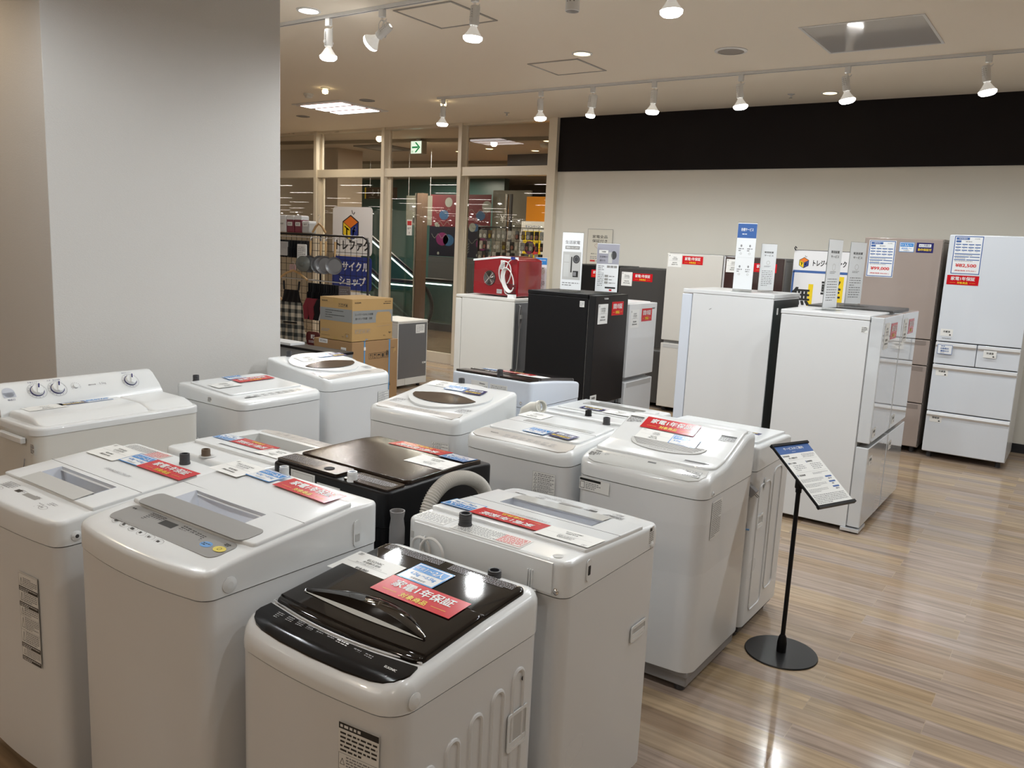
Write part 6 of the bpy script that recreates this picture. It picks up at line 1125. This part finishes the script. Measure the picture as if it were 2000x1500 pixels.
for x, y, lb in ((-7.1, 7.0, 'dark round vent ring beside the recessed light'), (-8.9, 7.6, 'dark oval ceiling vent left of the recessed light')): T = ceil('ceiling_vent', lb, 'vent', x, y); MB().lathe([(.09, 0), (.09, -.004), (.06, -.006), (.06, -.001), (.03, -.006), (.0001, -.006)], MGREY, 24, cap=False).build('rings', T)
# lights of the rest of the shop behind the camera (seen mirrored in the glass)
LS = mat('lit_tube_strip', (1, 1, 1), .4, emit=(1, .93, .83), estr=13)
def mirrored(x, y):
    """is this ceiling point of the shop one that the glass wall mirrors into view"""
    Y = 2 * YW - y; q = -x / Y; return .50 < q < 1.25 and math.hypot(x, Y) < 62 and not (y > 1.5 and -x / max(y, .1) < 1.3)
first = None; cnt = 0
def tube_light(x, y):
    global first
    if first is None:
        first = thing('ceiling_light', 'ceiling tube light of the shop area behind the camera', 'ceiling light', (x, y, CEIL), 0, 'tube lights behind the camera'); MB().box((-.62, -.09, -.03), (.62, .09, -.0005), TWHITE).build('frame', first); MB().box((-.60, -.07, -.034), (.60, .07, -.031), LS).build('tube', first)
    else: dupe(first, (x, y, CEIL), 0)
for j in range(14):
    for i in range(17):
        x, y = 4 - i * 3.5 - (j % 2) * 1.2, 3.0 - j * 2.9
        if mirrored(x, y) or (-8 < x < 5 and -12 < y < -2.5): tube_light(x, y)
first = None
rnd = random.Random(8)
for k in range(400):
    x, y = rnd.uniform(-45, -6), rnd.uniform(-32, -3)
    if not mirrored(x, y) or cnt >= 46: continue
    cnt += 1; z = rnd.uniform(2.5, 2.95)
    if first is None:
        first = thing('pendant_lamp', 'small round lamp hanging over the shop area behind the camera', 'lamp', (x, y, 2.95), 0, 'round lamps behind the camera'); MB().lathe([(.0001, .29), (.01, .29), (.01, .03), (.05, .0)], TWHITE, 10, cap=False).build('shade', first); MB().lathe([(.05, 0), (.07, -.03), (.0001, -.06)], BULB, 14, cap=False).build('bulb', first)
    else: dupe(first, (x, y, 2.95), 0)

# ------------------------------------------------------------------ corridor behind the glass
CF = mat('corridor_floor_gloss', (.22, .155, .10), .12, coat=.3); wear(CF, 1.5, .05, .0, stretch=(1, 4, 1)); CC = wear(mat('corridor_ceiling', (.62, .53, .43), .8)); CW = wear(mat('corridor_wall_beige', (.46, .38, .30), .7))
plane('floor_corridor', -26, YW, 7, 20, -.001, CF); plane('ceiling_corridor', -26, YW, 7, 20, CEIL - .002, CC, True)
struct(MB().box((XW + .0, YW + .25, 0), (7, YW + .3, CEIL), CW).build('wall_corridor_side')); struct(MB().box((-26, 18, 0), (7, 18.2, CEIL), mat('corridor_far_wall', (.16, .15, .12), .7)).build('wall_far'))
struct(MB().box((-8.2, 9.1, CEIL - .05), (-1, 18, CEIL - .003), CC).build('trim_2')) if 0 else None
for i, (a, b, y0, y1) in enumerate(((-26, 0, 11.0, 11.08), (-26, 0, 14.0, 14.1))): struct(MB().box((a, y0, CEIL - .05), (b, y1, CEIL - .004), mat('ceiling_groove', (.30, .25, .19), .8), Matrix.Rotation(R(8), 4, 'Z')).build('trim_%d' % (3 + i)))
struct(MB().box((-13.9, 10.4, 0), (-11.25, 11.0, CEIL - .003), CW).build('wall_corridor_column'))
tag(MB().box((-8.7, 12.0, 3.02), (-7.2, 12.3, CEIL - .003), mat('soffit_dark_grey', (.07, .065, .075), .6)).build('dark_signboard'), 'dark grey board under the corridor ceiling at the right end of the glass', 'board')
T = thing('column', 'slim brown corridor column with chrome edge behind the shop glass', 'column', (-9.32, 10.5, 0)); MB().box((-.065, -.06, 0), (.065, .06, 2.46), mat('column_brown', (.16, .11, .085), .25, coat=.3)).build('shaft', T); MB().lathe([(.022, 0), (.022, 2.46)], CHROME, 12, Matrix.Translation((-.12, -.02, 0))).build('chrome_tube', T)
T = thing('column', 'thin silver post behind the glass left of the second wire rack', 'column', (-7.66, 10.6, 0)); MB().lathe([(.03, 0), (.03, 2.46)], CHROME, 12).build('shaft', T); MB().box((.06, -.02, 0), (.10, .02, 2.46), DGREY).build('dark_edge', T)
# exit sign
T = thing('exit_sign', 'hanging green arrow exit sign behind the upper shop glass', 'sign', (-8.86, 9.8, 0)); MB().box((-.115, .0, 3.005), (.13, .10, 3.20), mat('sign_casing', (.40, .37, .30), .5)).build('casing', T); MB().box((-.03, .03, 3.20), (.03, .07, CEIL - .003), LGREY).build('bracket', T)
p = Print(); p.sheet(.215, .185, mat('exit_panel_lit', (.9, .95, .9), .4, emit=(.85, 1, .86), estr=.9)); gm = mat('exit_green', (.0, .30, .09), .4, emit=(0, .45, .13), estr=.35)
p.rect(-.085, -.012, .04, .014, gm, 1); p.poly([(-.03, .075), (.005, .075), (.085, .0), (.05, .0)], gm, 2); p.poly([(.085, .0), (.005, -.075), (-.03, -.075), (.05, .0)], gm, 2); p.text('円', -.075, -.068, .035, gm, 2, bold=.01); p.build('lit_panel', T, on_plane((0, -.001, 3.103), (1, 0, 0), (0, 0, 1)))
T = thing('floor_sign', 'dark brown hanging sign with a down arrow and floor mark 1F behind the glass', 'sign', (-11.75, 12.0, 2.57)); mb = MB().box((-.42, -.02, -.11), (.42, .02, .11), mat('sign_brown', (.045, .028, .018), .5)); mb.build('board', T); MB().box((-.42, -.024, -.11), (-.39, -.0205, .11), YEL).build('yellow_edge', T)
for x in (-.3, .3): MB().tube([(x, 0, .11), (x, 0, .66)], .006, SILVER, 6).build('hanging_rod', T)
p = Print(); p.text('↓', -.20, .01, .13, LGREY, 1); p.text('1', -.05, .01, .13, LGREY, 1, bold=.02); p.text('F', .04, -.015, .08, LGREY, 1, bold=.02); p.text('∧', .33, .0, .06, LGREY, 1); p.micro(-.3, -.09, .0, -.075, 1, LGREY, 1, .5, 3); p.build('sign_lettering', T, on_plane((0, -.021, 0), (1, 0, 0), (0, 0, 1)))
for x, y, r in ((-9.3, 11.4, .08), (-8.5, 11.2, .08), (-7.85, 11.6, .08), (-6.95, 10.6, .09), (-7.3, 11.3, .09)): downlight('warm lit downlight in the corridor ceiling behind the upper glass', x, y, r, BULBW).__setitem__('group', 'corridor downlights')
T = ceil('smoke_detector', 'cream smoke detector on the corridor ceiling behind the right upper glass', 'smoke detector', -7.2, 10.9); MB().lathe([(.08, 0), (.08, -.03), (.05, -.06), (.0001, -.06)], CREAM, 20, cap=False).build('housing', T)
T = ceil('air_vent', 'square ceiling air diffuser of the corridor behind the upper glass', 'vent', -10.3, 10.6, CEIL - .003); MB().box((-.38, -.38, -.02), (.38, .38, 0), mat('diffuser_grey', (.22, .20, .18), .6)).build('frame', T); MB().box((-.22, -.22, -.03), (.22, .22, -.021), LGREY).build('core', T)
# painted hoarding, panels
p = Print(); HR, HP = mat('hoarding_red', (.14, .018, .028), .5), mat('hoarding_dark', (.012, .010, .022), .5); p.sheet(1.62, 1.28, HR, .01); p.rect(-.81, -.64, .81, -.02, HP, 1)
rnd = random.Random(4); HB, HM, HG = mat('hoarding_blue', (.03, .09, .20), .5), mat('hoarding_magenta', (.16, .015, .09), .5), mat('hoarding_pale', (.28, .29, .26), .5)
for (x, y, r, m) in ((-.45, -.28, .17, HM), (-.28, -.30, .15, HB), (-.42, .22, .13, HB), (.62, -.35, .16, HM), (.55, .22, .12, HB), (.42, -.02, .10, HB)): p.disc(x, y, r, m, 2, 24, r * .8)
for (x, y, r) in ((-.30, .48, .10), (-.02, .42, .05), (-.62, .02, .05), (-.56, .0, .03), (-.05, -.15, .04), (.35, -.02, .09), (.58, -.1, .05), (.70, .40, .12), (-.55, -.58, .03), (.50, -.58, .03)): p.disc(x, y, r, HG, 3, 20)
for k in range(4): p.line([(-.05 + i * .03, -.36 - k * .055 + (.018 if i % 2 else -.018)) for i in range(12)], .010, HG, 3)
for k in range(3): p.line([(.25 + i * .045, .30 - k * .3 + .05 * math.sin(i * 1.2 + k)) for i in range(12)], .006, HG, 3); p.line([(-.75 + i * .045, .30 - k * .26 + .05 * math.sin(i * 1.4 + k)) for i in range(12)], .006, HG, 3)
tag(p.build('painted_hoarding', None, on_plane((-10.95, 13.5, 2.02), (1, 0, 0), (0, 0, 1))), 'dark red and purple painted hoarding with pale dots and waves across the corridor', 'hoarding')
tag(MB().box((-11.78, 13.51, 0), (-10.14, 13.6, 1.37), mat('shutter_grey', (.085, .085, .09), .5)).build('grey_panel_wall'), 'plain grey panelling under the painted hoarding', 'panel')
T = thing('panel_wall', 'pale panelling with a pictogram between the hoarding and the orange panel', 'panel', (-9.68, 13.55, 0)); MB().box((-.46, 0, 0), (.46, .05, 2.75), mat('pale_panel', (.20, .195, .165), .6)).build('panel', T); p = Print(); p.text('¥', 0, .05, .16, INKW, 1); p.micro(-.12, -.16, .12, -.10, 2, LGREY, 1, .5, 3); p.build('pictogram', T, on_plane((-.2, -.001, 2.15), (1, 0, 0), (0, 0, 1)))
tag(MB().box((-9.21, 13.4, 0), (-7.6, 13.5, 2.62), mat('orange_wall_glow', (.62, .22, .005), .5, emit=(.9, .30, .0), estr=.10)).build('orange_panel'), 'bright orange wall panel across the corridor at the right end of the glass', 'panel')  # panel is no lamp; a slight glow is put into its material
T = thing('wall_poster', 'white framed poster with a food picture in front of the orange panel', 'poster', (-8.5, 12.6, 0)); MB().box((-.28, 0, .0), (-.24, .03, 1.9), SILVER).build('easel_leg', T); p = Print(); p.sheet(.5, .75, PAPER); p.rect(-.2, -.3, .2, .2, YEL, 1); p.disc(-.05, -.1, .12, HM, 2); p.disc(.08, -.15, .08, INKR, 2); p.text('キャンペーン', 0, .28, .05, SLATE, 1, bold=.02); p.build('printed_sheet', T, on_plane((0, -.001, 1.75), (1, 0, 0), (0, 0, 1)))
T = thing('hanging_sign', 'pale hanging board with mirrored characters behind the glass left of the brown column', 'sign', (-9.75, 10.9, 2.2)); p = Print(); p.sheet(.60, .50, mat('board_pale_grey', (.20, .20, .17), .5)); p.text('雑', .02, .06, .14, INKG, 1, mirror=True, bold=.01); p.text('貨', -.17, .06, .14, INKG, 1, mirror=True, bold=.01); p.rect(-.14, -.22, .2, -.13, DGREY, 1); p.text('小物', .2, -.02, .08, INKG, 1, mirror=True); p.build('board', T, on_plane((0, 0, 0), (1, 0, 0), (0, 0, 1)))
for x in (-.25, .25): MB().tube([(x, 0, .25), (x, 0, 1.03)], .004, SILVER, 6).build('hanging_rod', T)
# second rack, beyond the glass
T = thing('wire_display_rack', 'black wire rack of small metal goods beyond the glass at its right end', 'display rack', (-6.75, 9.75, 0)); mb = MB()
for k in range(17): mb.tube([(-.75 + 1.5 * k / 16, 0, .5), (-.75 + 1.5 * k / 16, 0, 1.92)], .003, WIRE, 5)
for k in range(17): mb.tube([(-.75, 0, .5 + k * .0885), (.75, 0, .5 + k * .0885)], .003, WIRE, 5)
mb.build('wire_grid', T); mb = MB(); mb.tube([(-.78, 0, 0), (-.78, 0, 1.93), (.78, 0, 1.93), (.78, 0, 0)], .018, WIRE, 8); mb.build('rack_frame', T)
GM = [mat('blister_silver', (.62, .62, .60), .2, metal=.6), mat('blister_dark', (.05, .05, .05), .3), mat('blister_yellow', (.45, .35, .04), .4), PAPER, mat('blister_pink', (.42, .18, .14), .4), mat('blister_brown', (.16, .11, .06), .4)]
gp = {}
for r in range(9):
    for c in range(18):
        k = rnd.choice((0, 0, 0, 1, 1, 3, 5) if r < 5 else (0, 1, 2, 3, 4, 5, 5)); loc = (-7.45 + c * .083 + rnd.uniform(-.01, .01), 9.70 + rnd.uniform(-.02, .01), 1.82 - r * .155)
        if k not in gp:
            G = thing('blister_pack', 'small hanging pack of goods on the rack beyond the glass', 'packet', loc, R(rnd.uniform(-20, 20)), 'small packs on the rack beyond the glass'); mb = MB(); mb.prism(rrect(.065, .12, .008, 2), -.004, .004, GM[k]); mb.prism([(.022 * math.cos(R(a)), .03 * math.sin(R(a)) - .02) for a in range(0, 360, 40)], .004, .012, GM[(k + 3) % 6]); mb.build('card', G, on_plane((0, 0, 0), (1, 0, 0), (0, 0, 1))); gp[k] = G
        else: dupe(gp[k], loc, R(rnd.uniform(-20, 20)))
# escalator rising to the left
ES = thing('escalator', 'escalator with glass sides and dark looping handrails, rising to the left behind the glass', 'escalator', (-9.6, 11.5, 0))
TG = bpy.data.materials.new('teal_glass'); TG.use_nodes = True; nn = TG.node_tree.nodes; ll = TG.node_tree.links; nn.clear(); ou = nn.new('ShaderNodeOutputMaterial'); mx = nn.new('ShaderNodeMixShader'); tr = nn.new('ShaderNodeBsdfTransparent'); gl = nn.new('ShaderNodeBsdfPrincipled'); gl.inputs['Base Color'].default_value = (.06, .13, .12, 1); gl.inputs['Roughness'].default_value = .05; mx.inputs[0].default_value = .35; tr.inputs[0].default_value = (.55, .80, .76, 1)
ll.new(tr.outputs[0], mx.inputs[1]); ll.new(gl.outputs[0], mx.inputs[2]); ll.new(mx.outputs[0], ou.inputs[0])
LEDM = mat('led_strip', (1, 1, 1), .4, emit=(.85, 1, .98), estr=2.2)
def inc(x): return 0 if x > -1.1 else (-1.1 - x) * .577
xs = [-.3 - .12 * k for k in range(58)]
for y, nm in ((-.5, 'near'), (.55, 'far')):
    top = [(x, y, .95 + inc(x)) for x in xs]; loop = [(-.3 + .42 * math.cos(R(a)), y, .53 + .42 * math.sin(R(a))) for a in range(-90, 91, 10)]; bot = [(x, y, .11 + max(0, inc(x) - .1)) for x in xs[::-1]]
    MB().tube(bot + loop + top, .035, BLACK, 8).build('handrail', ES)
    mb = MB(); pt = loop + top; vs = [(x - (0 if i > 18 else 0), y, z - .04) for i, (x, yy, z) in enumerate(top)] + [(x, y, .14 + inc(x) * 1.0 - .1 if inc(x) > .1 else .14) for x in xs]
    n = len(xs); mb.add(vs, [(i, i + 1, n + i + 1, n + i) for i in range(n - 1)], TG); lp = [(-.3 + .38 * math.cos(R(a)), y, .53 + .38 * math.sin(R(a))) for a in range(-90, 91, 10)]; mb.add(lp, [tuple(range(len(lp)))], TG); mb.build('glass_balustrade', ES)
    MB().tube([(x, y - .02, .88 + inc(x)) for x in xs], .014, LEDM, 6).build('light_strip', ES); MB().box((-1.3, y - .05, 0), (-.1, y + .05, .14), DGREY).build('skirt', ES)
mb = MB()
for k in range(40): x = -1.2 - k * .18; z = max(0, (k) * .104); mb.box((x - .4, -.44, z - .25), (x, .49, z), MGREY)
mb.build('steps', ES); mb = MB(); vs = [(x, y, inc(x) + q) for y in (-.56, .62) for q in (.12, -.6) for x in xs]; n = len(xs)
mb.add(vs, [(i, i + 1, n + i + 1, n + i) for i in range(n - 1)] + [(2 * n + i, 2 * n + i + 1, 3 * n + i + 1, 3 * n + i) for i in range(n - 1)] + [(n + i, n + i + 1, 3 * n + i + 1, 3 * n + i) for i in range(n - 1)], mat('truss_teal_dark', (.03, .06, .06), .3)); mb.build('truss_cladding', ES)
struct(MB().box((-26, 16.2, 0), (-11.8, 16.4, CEIL - .003), mat('teal_back_wall', (.08, .17, .16), .3)).build('wall_escalator'))
for x, y, pw in ((-9, 10.2, 90), (-12, 12.6, 70), (-7.2, 12.4, 80), (-15, 10, 60), (-13, 14.8, 60)): area('corridor_light', (x, y, CEIL - .05), .5, .5, pw, (1, .9, .75))

# printed keys, grips and windows belong to their panel or lid
for r in [o for o in bpy.data.objects if o.name.startswith('washing_machine') and o.parent is None]:
    ch = list(r.children); I4 = Matrix.Identity(4)
    pan_ = next((c for c in ch if c.name.split('.')[0] == 'control_panel' and c.matrix_local == I4), None); ld = next((c for c in ch if c.name.split('.')[0] == 'lid' and c.matrix_local == I4), None)
    for c in ch:
        k = c.name.split('.')[0]
        if k in ('panel_printing', 'touch_keys') and pan_: c.parent = pan_
        if k in ('lid_handle', 'lid_badge_panel', 'lid_window', 'grip_ribs', 'lid_grip', 'lettering', 'fold_line', 'vent_slots') and ld and c is not ld: c.parent = ld
